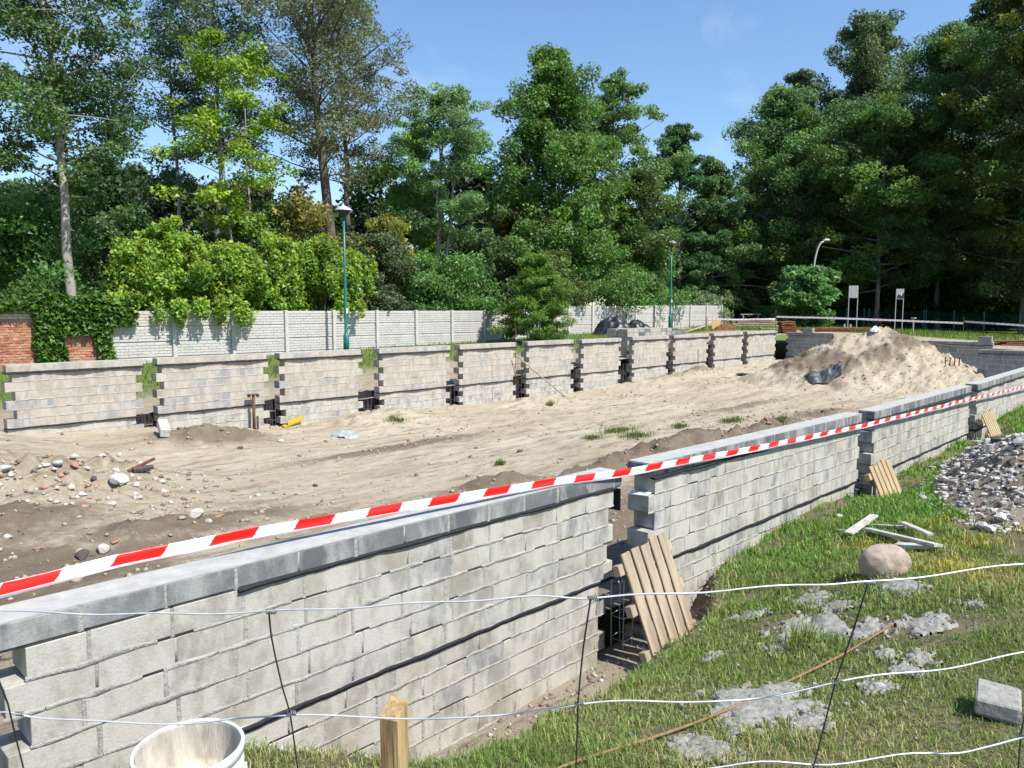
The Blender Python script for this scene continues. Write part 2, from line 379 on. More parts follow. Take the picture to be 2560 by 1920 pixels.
# ------------------------------------------------------------------ object helpers
def tag(o, label=None, cat=None, group=None, kind=None):
    if label: o['label'] = label
    if cat: o['category'] = cat
    if group: o['group'] = group
    if kind: o['kind'] = kind
    return o
def link(o, parent=None):
    COL.objects.link(o)
    if parent is not None: o.parent = parent
    return o
def empty(name, loc=(0, 0, 0), rot=(0, 0, 0)):
    o = bpy.data.objects.new(name, None); o.empty_display_size = .1
    o.location = loc; o.rotation_euler = rot
    return link(o)
def mesh_np(name, V, Fc, mats, parent=None, col=None, colname='tint', smooth=False, midx=None):
    V = np.ascontiguousarray(V, np.float32); Fc = np.ascontiguousarray(Fc, np.int32)
    me = bpy.data.meshes.new(name)
    n, k = Fc.shape
    me.vertices.add(len(V)); me.vertices.foreach_set('co', V.ravel())
    me.loops.add(n * k); me.loops.foreach_set('vertex_index', Fc.ravel())
    me.polygons.add(n); me.polygons.foreach_set('loop_start', np.arange(0, n * k, k, dtype=np.int32))
    me.polygons.foreach_set('loop_total', np.full(n, k, np.int32))
    if midx is not None: me.polygons.foreach_set('material_index', np.ascontiguousarray(midx, np.int32))
    me.update(calc_edges=True)
    if smooth: me.polygons.foreach_set('use_smooth', np.ones(n, bool))
    for m in (mats if isinstance(mats, (list, tuple)) else [mats]): me.materials.append(m)
    if col is not None:
        a = me.color_attributes.new(colname, 'FLOAT_COLOR', 'POINT')
        c = np.ones((len(V), 4), np.float32); c[:, :3] = col
        a.data.foreach_set('color', c.ravel())
    return link(bpy.data.objects.new(name, me), parent)

class MB:
    """collects simple solids and links them as one mesh object"""
    def __init__(s): s.v = []; s.f = []; s.m = []
    def add(s, vs, fs, m=0):
        o = len(s.v); s.v += [tuple(v) for v in vs]; s.f += [tuple(i + o for i in f) for f in fs]; s.m += [m] * len(fs)
    def box(s, c, size, rot=None, m=0, taper=0):
        hx, hy, hz = (x / 2 for x in size)
        vs = [Vector((sx * hx * (1 - taper * (sz > 0)), sy * hy * (1 - taper * (sz > 0)), sz * hz)) for sz in (-1, 1) for sy in (-1, 1) for sx in (-1, 1)]
        if rot is not None: vs = [rot @ v for v in vs]
        c = Vector(c)
        s.add([v + c for v in vs], [(0, 2, 3, 1), (4, 5, 7, 6), (0, 1, 5, 4), (2, 6, 7, 3), (0, 4, 6, 2), (1, 3, 7, 5)], m)
    def tube(s, pts, rad, n=6, m=0, cap=True):
        pts = [Vector(p) for p in pts]
        rad = [rad] * len(pts) if isinstance(rad, (int, float)) else rad
        rings = []
        up = Vector((.31, .17, .93))
        for i, p in enumerate(pts):
            d = (pts[min(i + 1, len(pts) - 1)] - pts[max(i - 1, 0)])
            if d.length < 1e-9: d = Vector((0, 0, 1))
            d.normalize()
            a = d.cross(up if abs(d.dot(up)) < .96 else Vector((1, 0, 0))).normalized(); b2 = d.cross(a)
            rings.append([p + (a * math.cos(k * 2 * math.pi / n) + b2 * math.sin(k * 2 * math.pi / n)) * rad[i] for k in range(n)])
        vs = [v for r in rings for v in r]; fs = []
        for i in range(len(pts) - 1):
            for k in range(n):
                fs.append((i * n + k, i * n + (k + 1) % n, (i + 1) * n + (k + 1) % n, (i + 1) * n + k))
        if cap:
            fs.append(tuple(range(n))[::-1]); fs.append(tuple((len(pts) - 1) * n + k for k in range(n)))
        s.add(vs, fs, m)
    def lathe(s, c, prof, n=32, m=0):
        vs = []; fs = []; c = Vector(c)
        for (r, z) in prof:
            for k in range(n):
                a = k * 2 * math.pi / n
                vs.append(c + Vector((r * math.cos(a), r * math.sin(a), z)))
        for i in range(len(prof) - 1):
            for k in range(n):
                fs.append((i * n + k, i * n + (k + 1) % n, (i + 1) * n + (k + 1) % n, (i + 1) * n + k))
        s.add(vs, fs, m)
    def build(s, name, mats, parent=None, smooth=False):
        me = bpy.data.meshes.new(name)
        me.from_pydata(s.v, [], s.f)
        for m in (mats if isinstance(mats, (list, tuple)) else [mats]): me.materials.append(m)
        me.polygons.foreach_set('material_index', s.m)
        if smooth: me.polygons.foreach_set('use_smooth', [True] * len(s.f))
        me.update()
        return link(bpy.data.objects.new(name, me), parent)

def bevel_box(name, size, bev, jit, mats, seed):
    rd = random.Random(seed)
    bm = bmesh.new()
    bmesh.ops.create_cube(bm, size=1)
    for v in bm.verts: v.co = Vector((v.co.x * size[0], v.co.y * size[1], v.co.z * size[2]))
    bmesh.ops.bevel(bm, geom=bm.edges[:], offset=bev, segments=1, affect='EDGES')
    for v in bm.verts: v.co += Vector((rd.uniform(-jit, jit), rd.uniform(-jit, jit), rd.uniform(-jit, jit)))
    me = bpy.data.meshes.new(name); bm.to_mesh(me); bm.free()
    for m in mats: me.materials.append(m)
    return me

def rock_mesh(name, seed, m, sub=2, rough=.28, flat=.7, boxy=0.0):
    rd = random.Random(seed)
    bm = bmesh.new()
    bmesh.ops.create_icosphere(bm, subdivisions=sub, radius=.5)
    dirs = [Vector((rd.gauss(0, 1), rd.gauss(0, 1), rd.gauss(0, 1))).normalized() for _ in range(9)]
    offs = [rd.uniform(.30, .47) for _ in range(9)]
    for v in bm.verts:
        d = v.co.normalized(); r = .5
        for n, o in zip(dirs, offs):
            k = d.dot(n)
            if k > .05: r = min(r, o / k)
        r = r * (1 - rough * .25) + rd.uniform(-1, 1) * .02 * rough
        v.co = Vector((d.x * r, d.y * r, d.z * r * flat))
    me = bpy.data.meshes.new(name); bm.to_mesh(me); bm.free(); me.materials.append(m)
    return me
ROCKS = {}
def rock(name, loc, size, m, seed, parent=None, sub=2, flat=.7, sink=.25, rz=None):
    key = (m.name, seed % 5, sub, flat)
    if key not in ROCKS: ROCKS[key] = rock_mesh('stone_mesh', seed % 5 + 3, m, sub, .28, flat)
    o = bpy.data.objects.new(name, ROCKS[key])
    sx, sy, sz = size if isinstance(size, (tuple, list)) else (size, size * .85, size * .8)
    o.scale = (sx, sy, sz)
    o.location = (loc[0], loc[1], loc[2] + sz * flat * (.5 - sink))
    o.rotation_euler = (random.uniform(-.2, .2), random.uniform(-.2, .2), rz if rz is not None else random.uniform(0, 6.28))
    return link(o, parent)
def copy_tree(o, parent=None):
    c = o.copy(); link(c, parent)
    for ch in list(o.children): copy_tree(ch, c)
    return c

# ------------------------------------------------------------------ ground sheets
def grid(name, x0, x1, y0, y1, step, fn, soil, m, kind='structure', xs=None, ys=None):
    xs = np.arange(x0, x1 + step * .5, step) if xs is None else xs
    ys = np.arange(y0, y1 + step * .5, step) if ys is None else ys
    X, Y = np.meshgrid(xs, ys); X = X.ravel(); Y = Y.ravel()
    Z = fn(X, Y)
    nx, ny = len(xs), len(ys)
    i = (np.arange(ny - 1)[:, None] * nx + np.arange(nx - 1)[None]).ravel()
    Fc = np.stack([i, i + 1, i + 1 + nx, i + nx], 1)
    o = mesh_np(name, np.stack([X, Y, Z], 1), Fc, m, None, soil(X, Y), 'soil', True)
    return tag(o, kind=kind)
def soil_in(X, Y):
    d = np.zeros_like(X)
    for (cx, cy, rx, ry, h, dk) in BUMPS:
        r2 = ((X - cx) / (rx * 1.15)) ** 2 + ((Y - cy) / (ry * 1.15)) ** 2
        d = np.maximum(d, dk * np.exp(-r2 * 1.1))
    # darker earth tipped on the near-left half of the heap
    mm = mound(X, Y)
    d = np.maximum(d, .66 * sstep(.15, .8, mm) * sstep(-.35, .2, fbm(X * .7, Y * .7, 91) + .35 * (10.6 - Y) * -1 * .3))
    d = np.maximum(d, .62 * sstep(11.5, 8.5, Y) * sstep(7.5, 3.5, X) * sstep(-.3, .3, fbm(X * .55, Y * 1.1, 93, 3)))
    d = np.maximum(d, .45 * sstep(7.6, 6.2, Y) * sstep(3, 5, X) * (X < 20))
    # wheel tracks
    for (a, bb) in ((.06, 12.4), (.02, 11.0), (.07, 9.0)):
        yy = bb + a * (X - 10) + .4 * vnoise(X * .3, X * 0, 95)
        d = np.maximum(d, .33 * np.exp(-((Y - yy) / .14) ** 2) * sstep(-.2, .2, vnoise(X * .7, Y * .2, 96)))
    return np.stack([d, d * 0, d * 0], 1)
SPILLS = []   # mortar splashes on the bank: x, y, rx, ry
def soil_bank(X, Y):
    lip = np.interp(X, LIP[:, 0], LIP[:, 1])
    g = sstep(.06, -.18, Y - lip + .15 * fbm(X * 3, Y * 3, 97))
    hp = heap(X, Y, 12.3, 2.05, 3.2, 1.05, .23, .66) + heap(X, Y, 14.5, 2.85, 1.2, .7, .2, .2) + heap(X, Y, 16.8, 1.95, 1.2, .6, .2, .4)
    g = g * (hp < .03)
    d = .1 * (hp > .02) + .65 * sstep(-.05, .12, Y - lip) * sstep(.5, .1, Y - lip)
    return np.stack([d, g * .75, d * 0], 1)
def soil_yard(X, Y):
    g = sstep(19.0, 21.0, Y + 1.6 * fbm(X * .25, Y * .4, 98)) * (X < 38) + sstep(-.05, .15, fbm(X * .2, Y * .2, 99)) * (X >= 38)
    g = np.maximum(g, sstep(52, 56, X))
    g = np.maximum(g, sstep(25.5, 26, Y))
    return np.stack([X * 0 + .2, g * .9, X * 0], 1)
grid('grass_bank', -4, 33, -3.5, 4.06, .06, g_out, soil_bank, M_BANK)
grid('grass_bank', -12, 60, -24, -3.46, .4, g_out, soil_bank, M_BANK)
xs_in = np.concatenate([np.arange(-5, 20, .075), np.arange(20, 36.6, .11)])
ys_in = np.arange(4.04, 16.16, .07)
grid('sand_floor', 0, 0, 0, 0, .1, g_in, soil_in, M_SAND, xs=xs_in, ys=ys_in)
grid('yard_ground', -30, 36.4, 16.14, 64, .6, g_yard, soil_yard, M_YARD)
grid('yard_ground', 36.4, 110, -40, 64, .8, g_yard, soil_yard, M_YARD)
grid('ground', -900, 900, -900, 900, 60, lambda x, y: -4.5 + 0 * x, lambda x, y: np.stack([x * 0, x * 0 + .9, x * 0], 1), M_YARD)

# ------------------------------------------------------------------ block walls
BL, BT = .38, .24
BLOCKS = {}
def block_mesh(m, h):
    key = (m.name, round(h, 3))
    if key not in BLOCKS:
        BLOCKS[key] = [bevel_box('block_mesh', (BL, BT, h), .0035, .0010, [m], 100 + k) for k in range(5)]
    return random.choice(BLOCKS[key])
def felt_strip(length, y0, z, depth, thick, amp, name, parent, x0=0.0, sag=0.0):
    """black sheet lying in a joint, its ragged edge standing out of the wall"""
    n = max(8, int(length / .05)); V = []; Fc = []
    ph = random.uniform(0, 9)
    for i in range(n + 1):
        x = x0 + length * i / n
        wob = amp * (math.sin(x * 9 + ph) * .5 + math.sin(x * 23 + ph * 2) * .35 + random.uniform(-.4, .4))
        e = depth * (1 + .35 * math.sin(x * 5 + ph) + random.uniform(-.15, .15))
        zz = z + wob * .5
        V += [(x, y0 + .1, z + thick / 2), (x, y0 - e, zz + thick / 2 - sag), (x, y0 - e, zz - thick / 2 - sag - amp), (x, y0 + .1, z - thick / 2)]
    for i in range(n):
        for k in range(4):
            Fc.append((i * 4 + k, i * 4 + (k + 1) % 4, i * 4 + 4 + (k + 1) % 4, i * 4 + 4 + k))
    return mesh_np(name, np.array(V), np.array(Fc), M_FELT, parent)
def mortar_core(parent, rows, thick, inset=.003):
    V = []; Fc = []
    for (x0, x1, z0, z1) in rows:
        o = len(V)
        for z in (z0, z1):
            V += [(x0, inset, z), (x1, inset, z), (x1, thick - inset, z), (x0, thick - inset, z)]
        Fc += [(o, o + 1, o + 5, o + 4), (o + 1, o + 2, o + 6, o + 5), (o + 2, o + 3, o + 7, o + 6), (o + 3, o, o + 4, o + 7), (o + 4, o + 5, o + 6, o + 7), (o + 3, o + 2, o + 1, o)]
    return mesh_np('mortar', np.array(V), np.array(Fc), M_MORTAR, parent)
def squeeze(parent, joints, heads, dens):
    """mortar smeared along bed and head joints, nearly flush with the blocks"""
    V = []; Fc = []
    for (x0, x1, z) in joints:
        x = x0
        while x < x1 - .06:
            L = random.uniform(.15, .8); x2 = min(x + L, x1)
            n = max(2, int((x2 - x) / .07)); o = len(V)
            fat = random.uniform(.6, 1.25)
            for i in range(n + 1):
                t = i / n; e = math.sin(math.pi * min(max(t, .06), .94)) ** .35
                d = .0007 + .0016 * e * random.uniform(.1, 1.0); hu = .006 + .016 * e * fat * random.uniform(.05, 1.2) ** 1.5; hd = .006 + .010 * e * fat * random.uniform(.0, 1.2) ** 1.5
                xx = x + (x2 - x) * t; zz = z - .001
                V += [(xx, .004, zz + hu + .002), (xx, -d, zz + hu), (xx, -d * .9, zz - hd), (xx, .004, zz - hd - .0015)]
            for i in range(n):
                for k in range(3): Fc.append((o + i * 4 + k, o + i * 4 + 4 + k, o + i * 4 + 5 + k, o + i * 4 + 1 + k))
            x = x2 + (random.uniform(.03, .3) if random.random() > dens else .004)
    for (x, za, zb) in heads:
        if random.random() > dens + .12: continue
        o = len(V); wl = random.uniform(.007, .013); wr = random.uniform(.007, .015)
        for i in range(4):
            zz = za + (zb - za) * i / 3; a = wl * random.uniform(.8, 1.25); b = wr * random.uniform(.8, 1.25); d = random.uniform(.0006, .0018)
            V += [(x - a - .002, .004, zz), (x - a, -d, zz), (x + b, -d, zz), (x + b + .002, .004, zz)]
        for i in range(3):
            for k in range(3): Fc.append((o + i * 4 + k, o + i * 4 + 1 + k, o + i * 4 + 5 + k, o + i * 4 + 4 + k))
    if V: return mesh_np('mortar_squeeze', np.array(V), np.array(Fc), M_MORTAR, parent)
def wall(label, group, loc, length, top_z, up_rows, pitch, low_rows, low_pitch, mats, tilt=0.0, rotz=0.0, top_x=(0, 0), tooth=.10, felt_from=0.0,
         felts=(.02, .022), ext=(0, 0), name='block_wall', course=.13, half=0, felt_sag=0.0, dens=.62):
    """one length of block wall between two concrete-post gaps; origin at its left end, on the level of its top"""
    root = empty(name, loc, (0, tilt, rotz)); root.location.z = top_z
    tag(root, label, 'wall', group)
    mt, mu, ml = mats
    rows = []
    z = -course; rows.append((z, course - .01, top_x[0], length + top_x[1], mt, 0))
    for k in range(up_rows):
        z -= pitch
        a = tooth if k % 2 == half else 0.0
        rows.append((z, pitch - .014, a * random.uniform(.8, 1.1), length - (tooth - a) * random.uniform(.7, 1.0), mu, k + 1))
    zd = z
    for k in range(low_rows):
        z -= low_pitch
        a = tooth if k % 2 == 1 - half else 0.0
        rows.append((z, low_pitch - .014, a + ext[0], length - (tooth - a) + ext[1], ml, k + 7))
    sk = MB(); sk.box((length / 2 + (top_x[0] + top_x[1]) / 2, BT / 2, .002), (length + top_x[1] - top_x[0] - .03, BT - .003, .008)); sk.build('mortar_skim', M_SKIM, root)
    core = []; joints = []; heads = []
    for (zb, h, x0, x1, m, k) in rows:
        off = (k % 2) * .195 + random.uniform(-.05, .05) + .04
        x = x0; first = True
        cuts = [x0]
        nx = x0 + (off if off > .12 else .39)
        while nx < x1 - .06:
            cuts.append(nx); nx += random.choice((.39, .39, .395, .385, .4))
        cuts.append(x1)
        heads += [(c_, zb, zb + h + .008) for c_ in cuts[1:-1]]
        for a, b2 in zip(cuts[:-1], cuts[1:]):
            L = b2 - a - .012
            if L < .03: continue
            o = bpy.data.objects.new('block', block_mesh(m, h))
            o.scale = (L / BL, random.choice((1, -1)), 1)
            o.location = ((a + b2) / 2, BT / 2 + random.uniform(-.0012, .001), zb + h / 2 + .006 + random.uniform(-.002, .002))
            o.rotation_euler = (random.uniform(-.002, .002), random.uniform(-.004, .004), random.uniform(-.0015, .0015))
            link(o, root)
        core.append((x0 + .02, x1 - .02, zb - .004, zb + h + .004))
        joints.append((x0, x1, zb))
    mortar_core(root, core, BT)
    squeeze(root, joints[1:], heads, dens)
    f1 = felt_strip(length - felt_from + .02, 0, -course, felts[0], .008, .010, 'felt_strip', root, felt_from, felt_sag)
    felt_strip(length + .06, 0, zd + .002, felts[1], .014, .012, 'damp_course', root, -.03)
    return root

FRONT = [  # x0, length, top z at x0, tilt, upper pitch
    (.80, 4.66, -1.402, .0098, .163), (6.02, 5.62, -1.447, .0150, .174), (12.16, 5.95, -1.555, .0055, .172), (18.62, 6.6, -1.600, -.004, .172)]
FL = ['long sunlit block wall in the foreground, grey top course under the barrier tape', 'block wall behind the large leaning pallet, second from the near end of the front row',
      'block wall above the heap of broken concrete, third from the near end of the front row', 'front block wall running out of the right edge, behind the small yellowish pallet']
for k, (x0, L, zt, tl, pt) in enumerate(FRONT):
    wall(FL[k], 'front row of block wall lengths', (x0, 3.92, 0), L, zt, 5, pt, 5, .155, (M_GREY, M_BEIGE, M_BEIGE), tilt=tl,
         top_x=((-.45, .12), (-.02, .04), (.06, .06), (.1, .1))[k], felt_from=(1.12, 0.05, .05, .05)[k], ext=((0, -.10), (0, 0), (0, 0), (0, 0))[k], tooth=.1,
         felts=((.018, .014), (.035, .02), (.045, .02), (.03, .02))[k], felt_sag=(0, .012, .012, .01)[k])
FAR = [(3.62, 2.26), (6.28, 2.4), (9.05, 2.22), (11.90, 2.3), (14.70, 2.3), (17.55, 2.24), (20.30, 2.2), (23.32, 2.35), (26.15, 2.62), (29.35, 2.55), (32.40, 2.85)]
FARL = ['pale block wall at the far left, in front of the red brick wall', 'pale block wall with the rusty steel prop leaning in front, second from the left in the back row',
        'pale block wall beside the yellow plastic piece, third from the left in the back row', 'pale block wall straight below the first green lamp post, fourth from the left in the back row',
        'pale block wall left of the diagonal pole, fifth from the left in the back row', 'pale block wall with the long diagonal pole leaning across it',
        'pale block wall directly left of the stack of loose blocks', 'pale block wall in front of the stack of loose blocks',
        'pale block wall standing behind a thin upright rod, ninth from the left in the back row', 'second last pale block wall of the back row, near the plywood board', 'last pale block wall of the back row, next to the dark end wall']
for k, (x0, L) in enumerate(FAR):
    wall(FARL[k], 'back row of block wall lengths', (x0 - .03, 16.0, 0), L + .1 + .05 * random.random(), -1.0 + (.0, .006, -.004, 0, 0, .01, 0, .015, .01, .02, .024)[k], 6, .170, 4, .16, (M_PINK, M_PINK, M_BEIGE), tilt=random.uniform(-.003, .003),
         top_x=(random.uniform(.0, .06), random.uniform(-.04, .04)), tooth=.15, dens=.9, felts=(.05, .04), felt_sag=.015)
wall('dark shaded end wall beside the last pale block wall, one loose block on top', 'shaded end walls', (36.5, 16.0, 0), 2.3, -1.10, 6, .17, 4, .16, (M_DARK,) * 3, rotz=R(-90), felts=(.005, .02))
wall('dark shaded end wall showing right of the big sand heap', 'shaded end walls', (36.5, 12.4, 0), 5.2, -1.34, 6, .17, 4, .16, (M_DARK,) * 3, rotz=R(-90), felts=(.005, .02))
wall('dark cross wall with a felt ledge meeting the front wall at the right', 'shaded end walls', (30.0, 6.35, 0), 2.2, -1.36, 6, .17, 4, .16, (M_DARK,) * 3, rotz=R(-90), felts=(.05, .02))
for (x, y, z, lab) in ((36.62, 14.95, -1.10, 'loose grey block standing on the dark end wall by the rusty steel'), (36.62, 7.5, -1.34, 'loose grey block on the right end of the dark wall beyond the sand heap')):
    o = bpy.data.objects.new('loose_block', bevel_box('loose_block', (.24, .5, .24), .008, .003, [M_DARK], 5)); o.location = (x, y, z + .125); link(o); tag(o, lab, 'concrete block')
# stack of loose blocks behind the back row
st = empty('block_stack', (23.9, 16.75, -1.9)); tag(st, 'stack of loose pale blocks rising behind the back row of walls', 'block stack')
for i in range(8):
    for j in range(8):
        for r in range(2):
            o = bpy.data.objects.new('block', block_mesh(M_GREY if (i, j) in ((3, 7), (2, 6), (6, 7), (1, 5)) else M_PINK, .14)); link(o, st)
            o.location = (.2 + i * .392, .13 + r * .5, .07 + j * .148); o.scale = (1, 1.9, 1); o.rotation_euler.z = random.uniform(-.02, .02)
st2 = empty('block_stack', (27.2, 16.9, -1.75)); tag(st2, 'low stack of bluish grey blocks right of the tall block stack', 'block stack')
for i in range(4):
    for j in range(6):
        o = bpy.data.objects.new('block', block_mesh(M_GREY, .14)); link(o, st2)
        o.location = (.2 + i * .395, .3 + random.uniform(-.02, .02), .07 + j * .148); o.scale = (1, 1.7, 1)

# ------------------------------------------------------------------ precast concrete fence with stepped bays
FY = 25.4
fence = empty('concrete_fence', (8.5, FY, -2.05)); tag(fence, 'long pale precast concrete fence with brick patterned slabs behind the back row', 'fence')
def slab_mesh(wd, h, rows, m, seed):
    rd = random.Random(seed); mb = MB()
    mb.box((0, .02, 0), (wd, .04, h))
    rh = (h - .03) / rows
    for r in range(rows):
        z = -h / 2 + .015 + rh * (r + .5)
        x = -wd / 2 + .02 - (r % 2) * .14
        while x < wd / 2 - .02:
            L = rd.choice((.27, .28, .26)); a = max(x, -wd / 2 + .015); c = min(x + L, wd / 2 - .015)
            if c - a > .04: mb.box(((a + c) / 2, -.012 + rd.uniform(-.003, .003), z), (c - a - .008, .024, rh - .014 + rd.uniform(-.005, .003)))
            x += L
    me = bpy.data.meshes.new('fence_slab'); me.from_pydata(mb.v, [], mb.f); me.materials.append(m); me.update()
    return me
SL = [slab_mesh(1.95, .49, 5, M_PANEL, s) for s in range(3)]
pm = bevel_box('post_mesh', (.13, .15, 2.25), .012, .002, [M_PANEL], 3)
def fence_top(x): return -.03 + .24 * float(sstep(25, 33, x)) + .08 * float(sstep(33, 43, x))
x = 8.5; k = 0
while x < 46.5:
    zt = fence_top(x + 1)
    o = bpy.data.objects.new('fence_post', pm); link(o, fence); o.location = (x - 8.5, -.03, zt + .02 - 1.12 + 2.05)
    for r in range(4):
        o = bpy.data.objects.new('fence_slab', SL[(k * 4 + r * 7) % 3]); link(o, fence)
        o.location = (x + 1.025 - 8.5, random.uniform(-.006, .006), zt - .25 - r * .5 + 2.05)
    x += 2.05; k += 1
o = bpy.data.objects.new('fence_post', pm); link(o, fence); o.location = (x - 8.5, -.03, fence_top(x) + .02 - 1.12 + 2.05)

# ------------------------------------------------------------------ old brick wall at the left, bricks one by one
bw = empty('brick_wall', (2.6, FY - .1, -2.2)); tag(bw, 'old red brick wall with a worn whitish top course under ivy at the far left', 'wall')
bms = [bevel_box('brick_mesh', (.245, .12, .062), .007, .004, [M_BRICK], 40 + s) for s in range(5)]
bms_w = [bevel_box('brick_mesh', (.245, .12, .075), .008, .004, [M_STONEW], 50 + s) for s in range(2)]
LEN = 5.85; NR = 27; cnt = 0
low = MB()
for r in range(NR):
    z = .04 + r * .0775
    off = (r % 2) * .13
    i = 0
    while i * .262 + off < LEN:
        xx = i * .262 + off
        vis = r >= 9 and xx > 2.45
        if vis and cnt < 296:
            o = bpy.data.objects.new('brick', random.choice(bms if r < NR - 2 else bms_w)); link(o, bw); cnt += 1
            o.location = (xx + .12, .06 + random.uniform(-.008, .008), z + random.uniform(-.003, .003)); o.rotation_euler = (0, random.uniform(-.01, .01), random.uniform(-.03, .03))
        else:
            low.box((xx + .12, .06 + random.uniform(-.006, .006), z), (.245, .12, .062))
        i += 1
tag(low.build('bricks', M_BRICK, bw), kind='stuff')
mc = MB(); mc.box((LEN / 2, .1, 1.04), (LEN + .2, .16, 2.1)); mc.build('mortar', M_MORTAR, bw)
cp = MB(); cp.box((LEN / 2, .09, 2.14), (LEN + .25, .3, .07)); cp.build('coping', M_STONEB, bw)

# ------------------------------------------------------------------ foliage tools
def leaf_arrays(C, L, W, upb, col, jitter=.22, hang=0.0, r=rng):
    n = len(C)
    nor = r.normal(size=(n, 3)); nor[:, 2] = np.abs(nor[:, 2]) * .6 + upb; nor[:, 1] -= .35 * (1 if upb else 0)
    nor /= np.linalg.norm(nor, axis=1)[:, None]
    a = r.normal(size=(n, 3)); a[:, 2] -= hang
    a -= nor * (a * nor).sum(1)[:, None]; a /= np.linalg.norm(a, axis=1)[:, None] + 1e-9
    b = np.cross(nor, a)
    s = r.uniform(.6, 1.3, n)[:, None]
    V = np.stack([C - a * L * .4 * s - b * W * .5 * s, C - a * L * .4 * s + b * W * .5 * s, C + a * L * .6 * s], 1).reshape(-1, 3)
    Fc = np.arange(n * 3).reshape(-1, 3)
    c = np.asarray(col)
    if c.ndim == 1: c = np.repeat(c[None], n, 0)
    c = c * (1 + jitter * r.uniform(-1, 1, n))[:, None] * (1 + .1 * r.uniform(-1, 1, (n, 3)))
    return V, Fc, np.repeat(np.clip(c, 0, 1), 3, 0)
BRIGHT = 1.62
def spread(cl, rad, n, flat, r=rng):
    """n leaf places shared out over the clumps cl with radii rad"""
    wgt = rad ** 2; idx = r.choice(len(cl), n, p=wgt / wgt.sum())
    g = r.normal(size=(n, 3)); g /= np.linalg.norm(g, axis=1)[:, None]
    g *= (r.uniform(0, 1, n) ** .42)[:, None]
    g[:, 2] *= flat
    return cl[idx] + g * rad[idx][:, None], idx
def prof(kind, t):
    if kind == 'cone': return (1 - t) ** .75 * min(1, .55 + t * 3)
    if kind == 'egg': return math.sin(math.pi * min(1, (t * .86 + .14))) ** .7
    if kind == 'tall': return min(1, .5 + t * 2) * (1 - t ** 3.0) ** .8
    if kind == 'wide': return (1 - max(0, t - .3) ** 2 / .49) ** .5 * min(1, .6 + t * 1.6)
    return 1.0
RT = 'tall trees on the right'
def tree(px, D, ytop, label, leaf, n, H0=None, R_=3.0, shape='egg', cb=.3, lean=(0, 0), tr=.15, limbs=26, bark=None, ls=.2, lw=.13, clump=.8, flat=.6, elev=(15, 55), seed=0,
         group='trees behind the concrete fence', stems=1, sub=3, upb=.5, hang=0, droop=0.0, gzv=None, tip=None, jit=.22, name='tree', cat='tree', stick=0, tint_var=.28, shoots=0, over=0):
    rd = random.Random(seed * 13 + 5); r = np.random.default_rng(seed + 100)
    b0 = at_depth(px, 775, D); base = Vector((b0[0], b0[1], gz(b0[0], b0[1]) if gzv is None else gzv))
    ztop = at_depth(px, ytop, D)[2] if H0 is None else base.z + H0
    H = ztop - base.z
    root = empty(name, base); tag(root, label, cat, group)
    tb = MB(); cl = []; rad = []
    right = Vector((AX[0], AY[0], 0))      # towards the right of the photo, to give leans
    for s in range(stems):
        ox = Vector((rd.uniform(-.3, .3), rd.uniform(-.3, .3), 0)) * (stems > 1)
        ln = Vector(right * lean[0]) + Vector((rd.uniform(-.06, .06), rd.uniform(-.06, .06), 0)) * H * (.3 + .9 * (stems > 1))
        K = 9; pts = []; rr = []
        for i in range(K):
            t = i / (K - 1)
            pts.append(ox + ln * (t ** 1.3) + Vector((rd.uniform(-1, 1), rd.uniform(-1, 1), 0)) * H * .008 * (i > 0) + Vector((0, 0, H * .97 * t - .1)))
            rr.append(max(.012, tr * (1 - t) ** .75 * (1.25 if i == 0 else 1)))
        tb.tube(pts, rr, 8)
        def at(t):
            f = t * (K - 1); i = min(int(f), K - 2); return pts[i].lerp(pts[i + 1], f - i), rr[i] + (rr[i + 1] - rr[i]) * (f - i)
        nl = max(4, limbs // stems)
        for i in range(nl):
            t = cb + (1 - cb) * ((i + rd.uniform(.1, .9)) / nl)
            u = (t - cb) / (1 - cb)
            p, pr = at(min(t, .985))
            az = i * 2.39996 + rd.uniform(-.6, .6)
            L = R_ * prof(shape, u) * rd.uniform(.62, 1.12) + .25
            el = R(elev[0] + (elev[1] - elev[0]) * u + rd.uniform(-12, 12))
            d = Vector((math.cos(az) * math.cos(el), math.sin(az) * math.cos(el), math.sin(el)))
            q = [p]; 
            for j in range(1, 5):
                d = (d + Vector((rd.uniform(-.16, .16), rd.uniform(-.16, .16), rd.uniform(-.1, .18) - droop))).normalized()
                q.append(q[-1] + d * L / 4)
            br = min(pr * .6, .012 + L * .013)
            tb.tube(q, [br, br * .75, br * .55, br * .35, br * .15], 5, cap=False)
            for j in range(sub + 2):
                f = rd.uniform(.35, 1.0) if j else 1.0
                k = min(int(f * 4), 3); pp = q[k].lerp(q[k + 1], f * 4 - k)
                off = Vector((rd.gauss(0, 1), rd.gauss(0, 1), rd.gauss(0, .45))) * (L * .16 + .1)
                c2 = pp + off
                if j and L > 1 and D < 45: tb.tube([pp, pp.lerp(c2, .5) + Vector((0, 0, .04)), c2], [br * .35, br * .22, .006], 4, cap=False)
                cl.append(c2); rad.append(clump * rd.uniform(.55, 1.15) * (.55 + .45 * min(1, L / max(R_, .1))))
    for i in range(shoots):
        q0 = Vector((rd.uniform(-.85, .85) * R_, rd.uniform(-.85, .4) * R_, H * rd.uniform(.66, .84))); hh = rd.uniform(.35, .95)
        tb.tube([q0 - Vector((0, 0, .5)), q0 + Vector((0, 0, hh))], [.012, .004], 4, cap=False)
        for j in range(5): cl.append(q0 + Vector((rd.gauss(0, .03), rd.gauss(0, .03), hh * j / 4))); rad.append(.30 - .045 * j)
